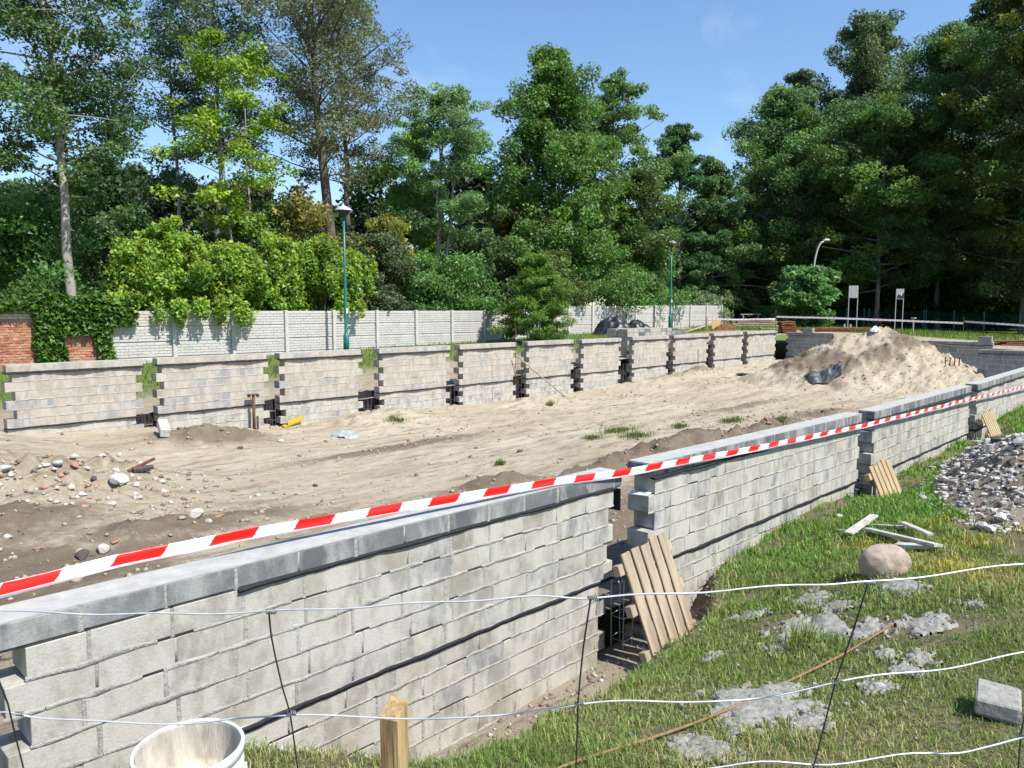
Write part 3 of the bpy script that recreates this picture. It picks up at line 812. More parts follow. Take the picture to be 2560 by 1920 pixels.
    for i in range(over):
        q0 = Vector((rd.uniform(-1.1, 1.1) * R_, FY - .2 - rd.uniform(0, .45) - base.y, rd.uniform(-.5, .25) - base.z))
        tb.tube([Vector((q0.x * .7, .3, q0.z + .5)), Vector((q0.x, q0.y + .2, q0.z + .35)), q0], [.012, .009, .004], 4, cap=False)
        cl.append(q0); rad.append(rd.uniform(.14, .3)); cl.append(q0 + Vector((0, .1, .3))); rad.append(.3)
    cl = np.array([tuple(c) for c in cl]); rad = np.array(rad)
    if group != 'forest trees behind': n = int(n * 1.55); ls *= .84; lw *= .84
    P, idx = spread(cl, rad, n, flat, r)
    keep = P[:, 2] > .15
    P = P[keep]; idx = idx[keep]
    pal = np.array(leaf, float) * (BRIGHT if group not in (RT, 'undergrowth below the right hand trees', 'forest trees behind') else 1.5 if group == RT else 1.1)
    if group == RT: tint_var = .45  # wider clump tints paint lit patches and dark gaps into the crowns
    cc = pal[r.integers(0, len(pal), len(cl))] * (1 + tint_var * r.uniform(-1, 1, (len(cl), 1)))
    col = cc[idx]
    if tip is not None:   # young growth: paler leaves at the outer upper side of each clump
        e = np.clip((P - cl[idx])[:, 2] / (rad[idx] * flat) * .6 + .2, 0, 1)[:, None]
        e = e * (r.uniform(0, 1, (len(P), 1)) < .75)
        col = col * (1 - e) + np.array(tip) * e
    V, Fc, c = leaf_arrays(P, ls, lw, upb, col, jit, hang, r)
    tb.build('trunk' if stems == 1 else 'stems', bark or M_BARK, root, True)
    mesh_np('crown', V, Fc, M_LEAF, root, c)
    return root
DK = [(.034, .068, .018), (.042, .082, .020), (.03, .058, .018)]
MD = [(.045, .092, .020), (.052, .105, .024), (.038, .08, .02)]
LT = [(.085, .17, .030), (.10, .19, .034), (.075, .15, .03)]
LIME = [(.135, .20, .02), (.115, .185, .022), (.095, .165, .022)]
OLV = [(.085, .105, .05), (.068, .09, .038), (.11, .125, .065)]
BLU = [(.044, .094, .028), (.052, .108, .030), (.070, .124, .028)]
YEL = [(.13, .14, .025), (.10, .125, .025), (.16, .15, .03)]

# tall trees behind the fence
tree(185, 24.0, -330, 'tall pale barked tree rising beside the brick wall, crown beyond the top left corner', [(.034, .066, .018), (.042, .082, .02), (.06, .11, .026)], 25000, R_=3.2, shape='tall', cb=.36, tr=.165, limbs=50, bark=M_BARKW, ls=.15, lw=.11, clump=.72, flat=.6, elev=(8, 40), seed=1, lean=(-.5, 0), sub=3)
tree(458, 38, -120, 'slender tree with a thin bare trunk, second from the left', [(.032, .058, .024), (.04, .07, .028)], 11500, R_=2.9, shape='tall', cb=.40, tr=.12, limbs=36, ls=.17, lw=.12, clump=.78, seed=2, elev=(-5, 35))
tree(553, 35, -300, 'slender straight tree just left of the lime green maple', [(.034, .062, .022), (.042, .075, .026)], 12000, R_=2.7, shape='tall', cb=.42, tr=.13, limbs=36, ls=.16, lw=.11, clump=.75, seed=3, elev=(-5, 40))
tree(612, 31, 70, 'young lime green maple with layered yellow green sprays', LIME, 6500, R_=1.8, shape='egg', cb=.30, tr=.07, limbs=34, ls=.18, lw=.16, clump=.55, flat=.55, elev=(5, 50), seed=4, stems=2, upb=.6)
tree(838, 36, -220, 'large leaning oak like tree with a forked brown trunk and sparse olive leaves', OLV, 27000, R_=4.4, shape='wide', cb=.40, tr=.30, limbs=54, bark=M_BARKD, ls=.15, lw=.10, clump=.72, flat=.7, elev=(12, 62), seed=5, lean=(-1.2, 0), sub=5)
tree(875, 40, -60, 'dark trunked sparse tree close behind the leaning oak', OLV, 14000, R_=3.2, shape='tall', cb=.42, tr=.2, limbs=34, bark=M_BARKD, ls=.16, lw=.11, clump=.65, flat=.7, elev=(15, 60), seed=6)
tree(1105, 38, 225, 'light feathery ash like tree with several thin stems', [(.085, .16, .05), (.07, .135, .042), (.11, .18, .07)], 18000, R_=2.3, shape='egg', cb=.38, tr=.11, limbs=40, ls=.2, lw=.09, clump=.6, flat=.6, elev=(20, 60), seed=7, stems=3)
tree(1040, 41, 300, 'small light green tree leaning against the ash like tree', LT, 9000, R_=1.9, shape='egg', cb=.35, tr=.09, limbs=24, ls=.2, lw=.12, clump=.6, seed=8)
tree(1385, 46, 112, 'tall dense pointed green tree in the middle', [(.062, .122, .026), (.074, .142, .028), (.05, .105, .024)], 66000, R_=6.3, shape='cone', cb=.08, tr=.3, limbs=96, ls=.22, lw=.16, clump=1.0, flat=.75, elev=(5, 60), seed=9, sub=4)
tree(1525, 52, 188, 'lighter tree half hidden on the right of the tall dense pointed tree', [(.085, .15, .04), (.07, .125, .034)], 17000, R_=3.6, shape='egg', cb=.3, tr=.22, limbs=36, ls=.24, lw=.16, clump=.8, seed=10)
tree(1585, 47, 430, 'rounded yellowish green tree below the tall pointed tree', [(.062, .10, .024), (.054, .092, .022)], 15000, R_=3.2, shape='egg', cb=.2, tr=.15, limbs=40, ls=.22, lw=.15, clump=.8, seed=11)
tree(1700, 64, 300, 'dark narrow pointed evergreen beside the gap of sky', [(.034, .08, .026), (.042, .092, .028)], 38000, R_=6.2, shape='cone', cb=.04, tr=.25, limbs=60, ls=.3, lw=.15, clump=.9, flat=.6, elev=(-5, 50), seed=12, droop=.05)
tree(1775, 66, 395, 'drooping pale green tree right of the narrow evergreen', [(.060, .105, .038), (.072, .12, .042)], 36000, R_=6.0, shape='cone', cb=.05, tr=.25, limbs=50, ls=.3, lw=.16, clump=.9, flat=.7, elev=(-10, 45), seed=13, droop=.08)
tree(1290, 44, 520, 'low brownish orange leaved tree left of the tall pointed tree', [(.12, .065, .03), (.06, .065, .025), (.045, .07, .022)], 9000, R_=1.9, shape='egg', cb=.15, tr=.08, limbs=26, ls=.2, lw=.14, clump=.6, seed=14)

# tall trees at the right, lit patches put into their clump tints
RT = 'tall trees on the right'
tree(1945, 70, 235, 'leftmost big dark tree on the right, below the silvery tree', BLU, 46000, R_=6.4, shape='egg', cb=.08, tr=.25, limbs=60, ls=.34, lw=.2, clump=1.25, flat=.75, elev=(5, 60), seed=21, sub=5, group=RT)
tree(1985, 78, 165, 'silvery green poplar like tree showing behind the leftmost dark tree on the right', [(.085, .125, .075), (.065, .10, .058)], 24000, R_=4.6, shape='egg', cb=.3, tr=.25, limbs=40, ls=.34, lw=.24, clump=1.0, seed=22, group=RT)
tree(2140, 80, 25, 'tallest rounded tree on the right, grey green crown standing against the sky', [(.070, .105, .045), (.055, .088, .036)], 50000, R_=5.8, shape='egg', cb=.3, tr=.35, limbs=60, ls=.34, lw=.22, clump=1.3, seed=23, sub=5, flat=.85, group=RT)
tree(2190, 64, 270, 'feathery dark robinia behind the two sign boards, thin trunk visible', BLU, 56000, R_=6.8, shape='egg', cb=.17, tr=.2, limbs=64, ls=.32, lw=.16, clump=1.3, flat=.55, elev=(5, 55), seed=24, sub=5, group=RT, upb=.8)
tree(2345, 66, 60, 'tall feathery bluish green robinia right of the tallest rounded tree', [(.054, .115, .032), (.047, .10, .030), (.07, .13, .032)], 54000, R_=6.2, shape='egg', cb=.14, tr=.25, limbs=66, ls=.32, lw=.16, clump=1.25, flat=.6, elev=(5, 60), seed=25, sub=5, group=RT, upb=.8)
tree(2440, 80, -40, 'very dark tall tree with its crown cut by the top edge on the right', DK, 42000, R_=6.2, shape='egg', cb=.14, tr=.35, limbs=56, ls=.36, lw=.24, clump=1.3, seed=26, sub=5, flat=.8, group=RT)
tree(2560, 58, -140, 'dark tree with yellowish sprays on the right edge', [(.038, .06, .016), (.05, .075, .018), (.10, .12, .02), (.03, .052, .018)], 52000, R_=6.4, shape='egg', cb=.10, tr=.3, limbs=64, ls=.3, lw=.2, clump=1.25, flat=.7, elev=(5, 55), seed=27, sub=5, group=RT)
tree(2290, 75, 330, 'dark lower tree filling the space between the robinias', DK, 26000, R_=6.2, shape='egg', cb=.06, tr=.2, limbs=50, ls=.36, lw=.24, clump=1.2, seed=28, group=RT)
tree(2060, 76, 420, 'dark lower tree behind the curved street light', DK, 26000, R_=6.0, shape='egg', cb=.04, tr=.2, limbs=50, ls=.36, lw=.24, clump=1.2, seed=29, group=RT)
tree(2480, 70, 430, 'dark lower tree at the right edge behind the green fence', DK, 24000, R_=6.0, shape='egg', cb=.04, tr=.2, limbs=50, ls=.36, lw=.24, clump=1.2, seed=30, group=RT)
tree(2720, 52, -60, 'broad tree mostly beyond the right edge', MD, 20000, R_=6.0, shape='egg', cb=.1, tr=.3, limbs=50, ls=.36, lw=.24, clump=1.2, seed=31, group=RT)
# forest rows closing the view behind
k = 0
for (px, D, yt, c) in ((-60, 62, 500, 1), (60, 66, 480, 1), (150, 56, 470, 0), (260, 52, 400, 0), (340, 56, 430, 0), (430, 50, 470, 0), (520, 54, 480, 0), (640, 52, 480, 2), (740, 56, 520, 0), (830, 50, 560, 0), (960, 52, 420, 0), (1060, 56, 470, 0),
                       (1180, 58, 430, 0), (1280, 60, 470, 0), (1640, 74, 560, 0), (1720, 80, 600, 0), (1830, 84, 560, 0), (1900, 88, 520, 0), (1990, 90, 500, 0), (2100, 92, 450, 0), (2210, 90, 430, 0), (2330, 88, 420, 0), (2450, 84, 420, 0), (2580, 78, 420, 0), (2700, 70, 380, 0)):
    lab = ('pale green forest tree beyond the left edge bush', 'pale green forest tree far behind the brick wall', 'dark forest tree behind the tall pale trunk', 'tall dark forest tree right of the tall pale trunk', 'dark forest tree left of the slender tree with the thin trunk',
           'dark forest tree behind the slender tree with the thin trunk', 'dark forest tree behind the straight slender tree', 'dusty olive forest tree between the lime green maple and the leaning oak', 'dark forest tree behind the left side of the leaning oak',
           'dark forest tree behind the near lamp post', 'dark forest tree between leaning oak and ash like tree', 'dark forest tree behind the ash like tree', 'dark forest tree between ash like tree and tall pointed tree', 'dark forest tree behind the left flank of the tall pointed tree',
           'distant tree low in the sky gap, left of the narrow evergreen', 'distant tree behind the narrow evergreen', 'distant tree right of the drooping pale green tree', 'distant dark tree behind the far end of the concrete fence', 'distant dark tree behind the round leafy bush',
           'distant dark tree behind the plain sign board', 'distant dark tree behind the bluish picture board', 'distant dark tree behind the T shaped marker post', 'distant dark tree above the right part of the far tape', 'distant dark tree at the right edge behind the far tape', 'distant dark tree beyond the right edge')[k]
    pal = (DK, [(.075, .11, .04), (.06, .095, .034)], [(.07, .075, .03), (.055, .065, .026)])[c]
    tree(px, D, yt, lab, pal, 6800 if px < 1400 else 5600, R_=D * .072, shape='egg', cb=.02, tr=.16, limbs=34, ls=D * .0072, lw=D * .0054, clump=D * .019, flat=.8, seed=40 + k, group='forest trees behind')
    k += 1

# bushes and saplings
BG = 'bushes along the concrete fence'
def FD(px): return 35.0 / (.949 - (px - 1280) / 1909.0)
def bush(px, D, ytop, wpx, label, leaf, n, ls, lw, seed, tip=None, flat=.6, group=BG, cb=.02, upb=.5, gzv=None, jit=.22, shape='egg', hang=0, spire=False, over=0):
    Rr = wpx / 2 / F_PX * D
    return tree(px, D, ytop, label, leaf, n, R_=Rr, shape=shape, cb=cb, tr=.035, limbs=30, bark=M_BARKD, ls=ls, lw=lw, clump=Rr * (.30 if spire else .38), flat=1.0 if spire else flat, elev=(48, 84) if spire else (10, 70), seed=seed, group=group, stems=6 if spire else 3, tip=tip, upb=upb,
                name='bush', cat='bush', gzv=gzv, jit=jit, hang=hang, shoots=9 if spire else 0, over=over)
GRN = [(.06, .135, .03), (.05, .115, .026), (.07, .15, .034)]
bush(60, FD(60) + 3.0, 545, 330, 'big dark leafed green bush above the brick wall at the left edge', [(.056, .118, .026), (.048, .104, .024), (.068, .135, .028)], 15000, .16, .11, 61)
bush(-40, FD(-40) + 4.0, 500, 240, 'tall green bush cut by the left edge', [(.058, .115, .028), (.048, .10, .024)], 8000, .17, .12, 62)
bush(130, FD(130) + 5, 490, 180, 'green bush around the foot of the tall pale trunk', GRN, 7000, .16, .12, 63)
SAP = [(.095, .175, .024), (.07, .145, .022), (.12, .195, .026)]
for (px, D, yt, wp, sd, lab) in ((355, 26.7, 620, 190, 64, 'bright maple sapling spilling over the left end of the concrete fence'), (425, 27.2, 555, 150, 65, 'tallest bright maple sapling in the hedge left of the lamp post'),
                             (520, 27.0, 630, 170, 66, 'bright maple sapling right of the tallest one'), (610, 27.0, 625, 160, 67, 'bright maple sapling below the lime green maple'),
                             (700, 27.3, 612, 170, 68, 'bright maple sapling halfway between maple and lamp post'), (790, 27.3, 618, 160, 69, 'bright maple sapling just left of the green lamp post'), (880, 27.6, 640, 140, 70, 'bright maple sapling just right of the green lamp post')):
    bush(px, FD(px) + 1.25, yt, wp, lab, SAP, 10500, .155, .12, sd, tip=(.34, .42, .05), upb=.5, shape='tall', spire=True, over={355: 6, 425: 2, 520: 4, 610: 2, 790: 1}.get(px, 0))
bush(960, FD(960) + 2.2, 600, 170, 'dull grey green bush right of the lamp post saplings', [(.055, .075, .032), (.045, .07, .03)], 8000, .16, .11, 71)
bush(985, FD(985) + 5, 545, 160, 'yellowish thin leaved shrub between lamp post and ash like tree', YEL, 7000, .18, .12, 72)
bush(1050, FD(1050) + 2.4, 660, 200, 'green elder like bush below the ash like tree', GRN, 9000, .18, .12, 73)
bush(1140, FD(1140) + 2.4, 665, 170, 'green bush left of the golden conifer shrub', GRN, 8000, .18, .12, 74)
bush(1200, FD(1200) + 5, 600, 200, 'dark bush behind the golden conifer shrub', DK, 8000, .2, .14, 75)
bush(1480, FD(1480) + 2.8, 620, 260, 'broad fresh green bush behind the fence left of the far lamp post', GRN, 15000, .19, .13, 76, tip=(.10, .2, .04))
bush(1610, FD(1610) + 2.8, 655, 190, 'fresh green bush in front of the far lamp post', GRN, 9000, .19, .13, 77, tip=(.10, .2, .04))
bush(1390, FD(1390) + 2.2, 640, 140, 'olive bush behind the fence right of the golden conifer shrub', [(.07, .10, .026), (.058, .09, .024)], 7000, .18, .12, 78)
bush(745, FD(745) + 4, 520, 220, 'thin yellow leaved shrub at the foot of the leaning oak', [(.16, .145, .03), (.09, .10, .025)], 6000, .18, .13, 79)
bush(300, FD(300) + 6, 560, 260, 'dark bush in the shade between pale trunk and saplings', DK, 9000, .18, .13, 80)
bush(660, FD(660) + 6, 560, 300, 'dark undergrowth bush behind the bright saplings', DK, 10000, .2, .14, 81)
for i, px in enumerate((1800, 1880, 1960, 2050, 2130, 2220, 2310, 2400, 2490, 2590)):  # added dark bushes; the shade below the trees is put into their colour
    bush(px, 74 - i * 1.1, 690 + (i % 3) * 22, 190, ('dark undergrowth bush at the end of the concrete fence', 'dark undergrowth bush left of the round leafy bush', 'dark undergrowth bush just behind the round leafy bush', 'dark undergrowth bush below the curved street light', 'dark undergrowth bush behind the plain sign board legs', 'dark undergrowth bush behind the picture board legs', 'dark undergrowth bush behind the T shaped marker post', 'dark undergrowth bush behind the right hand tape rod', 'dark undergrowth bush at the right end of the green fence', 'dark undergrowth bush cut by the right edge')[i], DK, 5000, .36, .26, 140 + i, group='undergrowth below the right hand trees')
# conifer shrub in front of the fence
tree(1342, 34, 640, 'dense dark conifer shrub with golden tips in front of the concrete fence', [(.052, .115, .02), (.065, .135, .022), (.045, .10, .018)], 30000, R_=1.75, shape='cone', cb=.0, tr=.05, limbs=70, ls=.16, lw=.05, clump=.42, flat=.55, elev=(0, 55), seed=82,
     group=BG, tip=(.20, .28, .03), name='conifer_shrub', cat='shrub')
bush(1768, 53, 755, 90, 'small pale weedy bush at the far end of the concrete fence', [(.09, .13, .06), (.11, .15, .08)], 3500, .2, .12, 83, group='bushes on the yard')
tree(2006, 49, 690, 'round leafy bush in front of the curved street light', [(.055, .125, .035), (.068, .145, .042)], 8500, R_=1.75, shape='egg', cb=.0, tr=.06, limbs=44, ls=.34, lw=.24, clump=.6, flat=.6, elev=(5, 70), seed=84, group='bushes on the yard', stems=3, name='bush', cat='bush', upb=.7)
# ivy on the brick wall
def ivy():
    r = np.random.default_rng(77); C = []
    def drape(x0, x1, z0, z1, n):
        C.append(np.stack([r.uniform(x0, x1, n), np.full(n, FY - .2) + r.normal(0, .07, n), r.uniform(z0, z1, n)], 1))
    drape(4.9, 6.6, 0, .2, 900); drape(6.5, 8.7, -.25, .14, 1500); drape(6.3, 8.3, 0, .45, 1500); drape(6.55, 7.35, -1.7, -.25, 2600); drape(6.9, 8.3, -.75, -.2, 1400); drape(8.2, 8.65, -1.7, -.3, 900); drape(3.5, 6.4, .02, .25, 1100); drape(8.6, 9.4, -.5, .3, 900)
    C = np.concatenate(C); C[:, 2] += (.22 * fbm(C[:, 0] * 1.6, C[:, 0] * 0, 8, 3)) * (C[:, 2] > -.4); C[:, 0] += .18 * fbm(C[:, 2] * 2.2, C[:, 2] * 0, 7)
    C[:, 1] -= .18 * np.clip(C[:, 2] + .4, 0, 1)
    V, Fc, c = leaf_arrays(C, .13, .11, .5, [(.085, .18, .03)], .35, 0, r)
    o = mesh_np('ivy', V, Fc, M_LEAF, None, c); tag(o, 'green ivy hanging over the red brick wall in two curtains', 'ivy')
ivy()

# ------------------------------------------------------------------ lamps, street light, signs, green fence, tape behind
def lamp(px, ytop, d, label):
    p = at_d(px, 822, d); base = Vector((p[0], d, g_yard(p[0], d))); zt = at_d(px, ytop, d)[2]; H = zt - base.z
    root = empty('lamp_post', base); tag(root, label, 'lamp post', 'green park lamp posts')
    a = MB(); a.lathe((0, 0, 0), [(.0, .0), (.11, .0), (.11, .7), (.075, .74), (.06, .78), (.06, H * .5), (.048, H * .52), (.042, H - .45), (0, H - .45)], 14); a.build('pole', M_GREENP, root, True)
    h = MB(); h.lathe((0, 0, H - .48), [(.04, 0), (.16, .05), (.23, .16), (.25, .2), (.0, .2)], 20); h.build('lantern', M_BLACKP, root, True)
    c = MB(); c.lathe((0, 0, H - .29), [(.33, 0), (.34, .02), (.26, .09), (.1, .17), (.03, .2), (.02, .26), (0, .27)], 20); c.build('hood', M_LAMPW, root, True)
    n = MB(); n.box((.02, -.07, 1.62), (.09, .02, .2)); n.build('notice', M_WHITE, root)
    return root
lamp(865, 508, 24.3, 'green lamp post with pale hood standing before the concrete fence')
lamp(1675, 596, 24.3, 'far green lamp post near the end of the concrete fence')
p = at_depth(2029, 800, 55); base = Vector((p[0], p[1], gz(p[0], p[1]))); sl = empty('street_light', base); tag(sl, 'grey street light with curved arm above the round bush', 'street light')
rt = Vector((AX[0], AY[0], 0)); H = 4.98 - base.z
a = MB(); a.tube([(0, 0, 0), (0, 0, H * .6)] + [tuple(Vector((0, 0, H * .6 + H * .38 * math.sin(k / 8 * math.pi / 2))) + rt * .62 * (1 - math.cos(k / 8 * math.pi / 2)) ) for k in range(1, 9)], [.11, .08] + [.065] * 8, 10); a.build('pole', M_ALU, sl, True)
a = MB(); a.tube([Vector((0, 0, H * .985)) + rt * .55, Vector((0, 0, H)) + rt * .8, Vector((0, 0, H * 1.0)) + rt * 1.05], [.05, .10, .07], 10); a.build('lamp_head', M_LAMPW, sl, True)

def sign(px, ytop, D, wd, ht, label, graphic):
    p = at_depth(px, 800, D); g = gz(p[0], p[1]); zt = at_depth(px, ytop, D)[2]
    root = empty('sign_board', (p[0], p[1], g), (0, 0, YAW - R(90) + R(-8))); tag(root, label, 'sign', 'sign boards on two legs')
    H = zt - g
    for s in (-.26, .26):
        m = MB(); m.tube([(s * wd / .55, .03, -.1), (s * wd / .55, .03, H - .02)], .026, 8); m.build('leg', M_ALU, root)
    m = MB(); m.box((0, 0, H - ht / 2), (wd, .02, ht)); m.build('board', M_SIGNW, root)
    if graphic:
        m = MB()
        m.add([(-.20, -.013, H - ht * .95), (.24, -.013, H - ht * .95), (.24, -.013, H - ht * .35), (.02, -.013, H - ht * .62), (-.10, -.013, H - ht * .52), (-.20, -.013, H - ht * .75)], [(0, 1, 2, 3, 4, 5)])
        m.build('picture', M_BLACKP, root)
        m = MB(); m.add([(.02, -.015, H - ht * .55), (.18, -.015, H - ht * .2), (.10, -.015, H - ht * .7)], [(0, 2, 1)]); m.build('white_mark', M_WHITE, root)
    else:
        for s in (-.10, .17):
            m = MB(); m.box((s, -.015, H - ht / 2), (.035, .01, ht * .98)); m.build('rib', M_ALU, root)
sign(2131, 714, 50, .58, .80, 'plain pale board on two legs in front of the dark trees', False)
sign(2247, 722, 52, .50, .70, 'bluish picture board on two legs, right of the plain board', True)

gf = empty('mesh_fence', (62, 12, -1.8)); tag(gf, 'dark green wire mesh fence along the foot of the right hand trees', 'fence')
pts = [at_depth(1850, 800, 68), at_depth(2166, 800, 62), at_depth(2311, 800, 60), at_depth(2460, 800, 57), at_depth(2640, 800, 54)]
posts = [at_depth(x, 800, D) for x, D in ((1850, 68), (1910, 67), (1985, 65.5), (2060, 64), (2115, 63), (2160, 62.2), (2172, 62), (2238, 61), (2309, 60), (2315, 59.9), (2385, 58.5), (2460, 57), (2550, 55.5), (2640, 54))]
wm = MB()
for a_, b_ in zip(posts[:-1], posts[1:]):
    za, zb = gz(a_[0], a_[1]), gz(b_[0], b_[1]); L = math.hypot(b_[0] - a_[0], b_[1] - a_[1]); nn = max(2, int(L / .11))
    for i in range(nn):
        t_ = i / nn; x_ = a_[0] + (b_[0] - a_[0]) * t_; y_ = a_[1] + (b_[1] - a_[1]) * t_; z_ = za + (zb - za) * t_
        wm.tube([(x_ - 62, y_ - 12, z_ + .05 + 1.8), (x_ - 62, y_ - 12, z_ + 1.5 + 1.8)], .006, 3, cap=False)
    for h in (.1, .4, .7, 1.0, 1.3, 1.5):
        wm.tube([(a_[0] - 62, a_[1] - 12, za + h + 1.8), (b_[0] - 62, b_[1] - 12, zb + h + 1.8)], .008, 3, cap=False)
wm.build('wire_mesh', M_GREENF, gf)
for q in posts:
    m = MB(); z_ = gz(q[0], q[1]); m.box((q[0] - 62, q[1] - 12, z_ + .8 + 1.8), (.07, .07, 1.75)); m.build('fence_post', M_GREENP, gf)

def ribbon(name, pts, width, period, label, parent=None, fold=True, start=0.0, tilt=.5, slant=.06):
    """barrier tape: stripes are faces of their own colour, two creases run along it"""
    P_ = [Vector(p) for p in pts]
    seg = [0]
    for a_, b_ in zip(P_[:-1], P_[1:]): seg.append(seg[-1] + (b_ - a_).length)
    tot = seg[-1]
    def at(s):
        s = min(max(s, 0), tot)
        for i in range(len(P_) - 1):
            if s <= seg[i + 1] + 1e-9:
                t_ = (s - seg[i]) / (seg[i + 1] - seg[i]); return P_[i].lerp(P_[i + 1], t_)
        return P_[-1]
    # cross-section of the hanging tape: (out towards viewer, height)
    prof_ = [(-.001, .037), (.006, .029), (-.004, .008), (.004, -.002), (-.003, -.014), (.003, -.021), (.000, -.028), (-.004, -.037)] if fold else [(0, .5), (0, -.5)]
    if not fold: prof_ = [(0, .5 * width), (0, 0), (0, -.5 * width)]
    else: prof_ = [(a_ * width / .07, b_ * width / .07) for a_, b_ in prof_]
    K = len(prof_)
    V = []; Fc = []; mi = []
    edges = [0]; s = start
    while s < tot:
        if s > 0: edges.append(s)
        s += period / 2
    edges.append(tot)
    stations = []
    for i, (a_, b_) in enumerate(zip(edges[:-1], edges[1:])):
        n = max(3, int((b_ - a_) / .06))
        for j in range(n): stations.append((a_ + (b_ - a_) * j / n, i))
    stations.append((tot, len(edges) - 2))
    for (s, i) in stations:
        for k, (o_, h_) in enumerate(prof_):
            sh = slant * (.5 - k / (K - 1)) * 1.0
            p = at(s - sh * -1 if 0 < s < tot else s)
            wob = .004 * math.sin(s * 3.1 + k) + .003 * math.sin(s * 7.7)
            V.append((p.x, p.y - o_ - wob, p.z + h_ + wob * .6))
    for j in range(len(stations) - 1):
        red = stations[j][1] % 2
        for k in range(K - 1):
            Fc.append((j * K + k, j * K + K + k, j * K + K + k + 1, j * K + k + 1))
            pk = int((stations[j][0] - start - period * .17) // (period / 2)) % 2 == 0
            if fold and k >= K - 3: mi.append(2 if (pk and k == K - 2) else 1)
            elif fold: mi.append(0 if red else 1)
            else: mi.append(2 if (stations[j][0] / period) % 1 < .33 else 1)
    o = mesh_np(name, np.array(V), np.array(Fc), [M_TRED, M_TWHITE, M_TPINK], parent, None, smooth=False, midx=mi)
    tag(o, label, 'barrier tape')
    return o
TAPE0 = .30
TPX = ((0, 1477, 4.17), (300, 1401, 4.14), (600, 1341, 4.08), (1002, 1270, 4.0), (1389, 1206, 3.92), (1554, 1184, 3.88), (1720, 1153, 3.86), (1900, 1120, 3.85), (2168, 1063, 3.84), (2400, 1005, 3.82), (2560, 968, 3.8))
tpp = [Vector(at_d(*q)) for q in TPX]
tpp = [tpp[0] + (tpp[0] - tpp[1]) * 2.5] + tpp + [tpp[-1] + (tpp[-1] - tpp[-2]) * .6]
ribbon('barrier_tape', tpp, .07, .505, 'red and white barrier tape strung along the front row of walls', start=TAPE0)
tp2 = [at_depth(1768, 797, 42), at_depth(1850, 799, 42), at_depth(1939, 797, 42)]
ribbon('barrier_tape', tp2, .085, .22, 'far barrier tape from the wooden stake to the first thin rod', fold=False)
tp3 = [at_depth(1941, 792, 42), at_depth(2080, 795, 41), at_depth(2240, 801, 40), at_depth(2409, 808, 39)]
ribbon('barrier_tape', tp3, .095, .22, 'far barrier tape stretched above the sand heap between two thin rods', fold=False)
tp4 = [at_depth(2411, 804, 39), at_depth(2490, 809, 38), at_depth(2620, 818, 37)]
ribbon('barrier_tape', tp4, .095, .22, 'far barrier tape leaving the picture at the right edge', fold=False)
def rod(name, a_, b_, r_, m, label, cat, group=None, n=6):
    mb = MB(); a_ = Vector(a_); b_ = Vector(b_); mid = a_.lerp(b_, .5) + Vector((random.uniform(-1, 1), random.uniform(-1, 1), 0)) * (b_ - a_).length * .004
    mb.tube([a_, mid, b_], r_, n); o = mb.build(name, m); tag(o, label, cat, group); return o
for (px, y0, y1, D, lab) in ((1940, 775, 840, 42, 'thin rod holding the far tape left of the round bush'), (2410, 792, 845, 39, 'thin rod holding the far tape right of the sand heap')):
    a_ = at_depth(px, y0, D); rod('tape_rod', (a_[0], a_[1], gz(a_[0], a_[1]) - .2), a_, .014, M_RUST, lab, 'rod')
a_ = at_depth(1768, 793, 42); rod('wooden_stake', (a_[0], a_[1], gz(a_[0], a_[1]) - .1), a_, .035, M_WOODN, 'pale wooden stake at the left end of the far tape', 'stake')
a_ = at_depth(2284, 795, 41); b_ = Vector((a_[0], a_[1], gz(a_[0], a_[1])))
root = empty('marker_post', b_); tag(root, 'pale T shaped marker post behind the sand heap', 'post')
m = MB(); m.box((0, 0, (a_[2] - b_.z) / 2), (.06, .06, a_[2] - b_.z)); m.build('post', M_GREYWOOD, root)
m = MB(); m.box((0, 0, a_[2] - b_.z), (.2, .2, .06)); m.build('cap', M_GREYWOOD, root)
for px, lab in ((2111, 'left one of two short pale pegs near the rusty steel'), (2126, 'right one of two short pale pegs near the rusty steel')):
    a_ = at_depth(px, 812, 44); rod('peg', (a_[0], a_[1], gz(a_[0], a_[1]) - .05), (a_[0], a_[1], gz(a_[0], a_[1]) + .42), .05, M_GREYWOOD, lab, 'peg')

# ------------------------------------------------------------------ yard clutter beyond the site
def heap_obj(name, c, rx, ry, h, m, label, cat, seed, rz=0.0, sharp=1.0, res=26, crumple=.35):
    xs = np.linspace(-1, 1, res); X, Y = np.meshgrid(xs, xs); X = X.ravel(); Y = Y.ravel()
    rr = np.hypot(X, Y) * (1 + .3 * fbm(X * 2, Y * 2, seed, 2))
    Z = h * np.clip(1 - rr, 0, None) ** sharp * (1 + crumple * 2 * fbm(X * 4, Y * 4, seed + 3, 3)) + h * crumple * .5 * np.clip(1 - rr, 0, .3) * fbm(X * 9, Y * 9, seed + 5, 2) - .03 * (rr >= 1)
    i = (np.arange(res - 1)[:, None] * res + np.arange(res - 1)[None]).ravel(); Fc = np.stack([i, i + 1, i + 1 + res, i + res], 1)
    keep = (np.minimum.reduce([rr[Fc[:, k]] for k in range(4)]) < 1.0); Fc = Fc[keep]
    o = mesh_np(name, np.stack([X * rx, Y * ry, Z], 1), Fc, m)
    o.location = c; o.rotation_euler.z = rz
    return tag(o, label, cat)
rz_v = YAW - R(90)
p = at_depth(1535, 838, 40); heap_obj('foil_heap', (p[0], p[1], gz(p[0], p[1])), 1.1, .7, .95, M_FOIL, 'crumpled black foil heap in front of the concrete fence', 'foil heap', 5, rz_v, .55, crumple=.28)
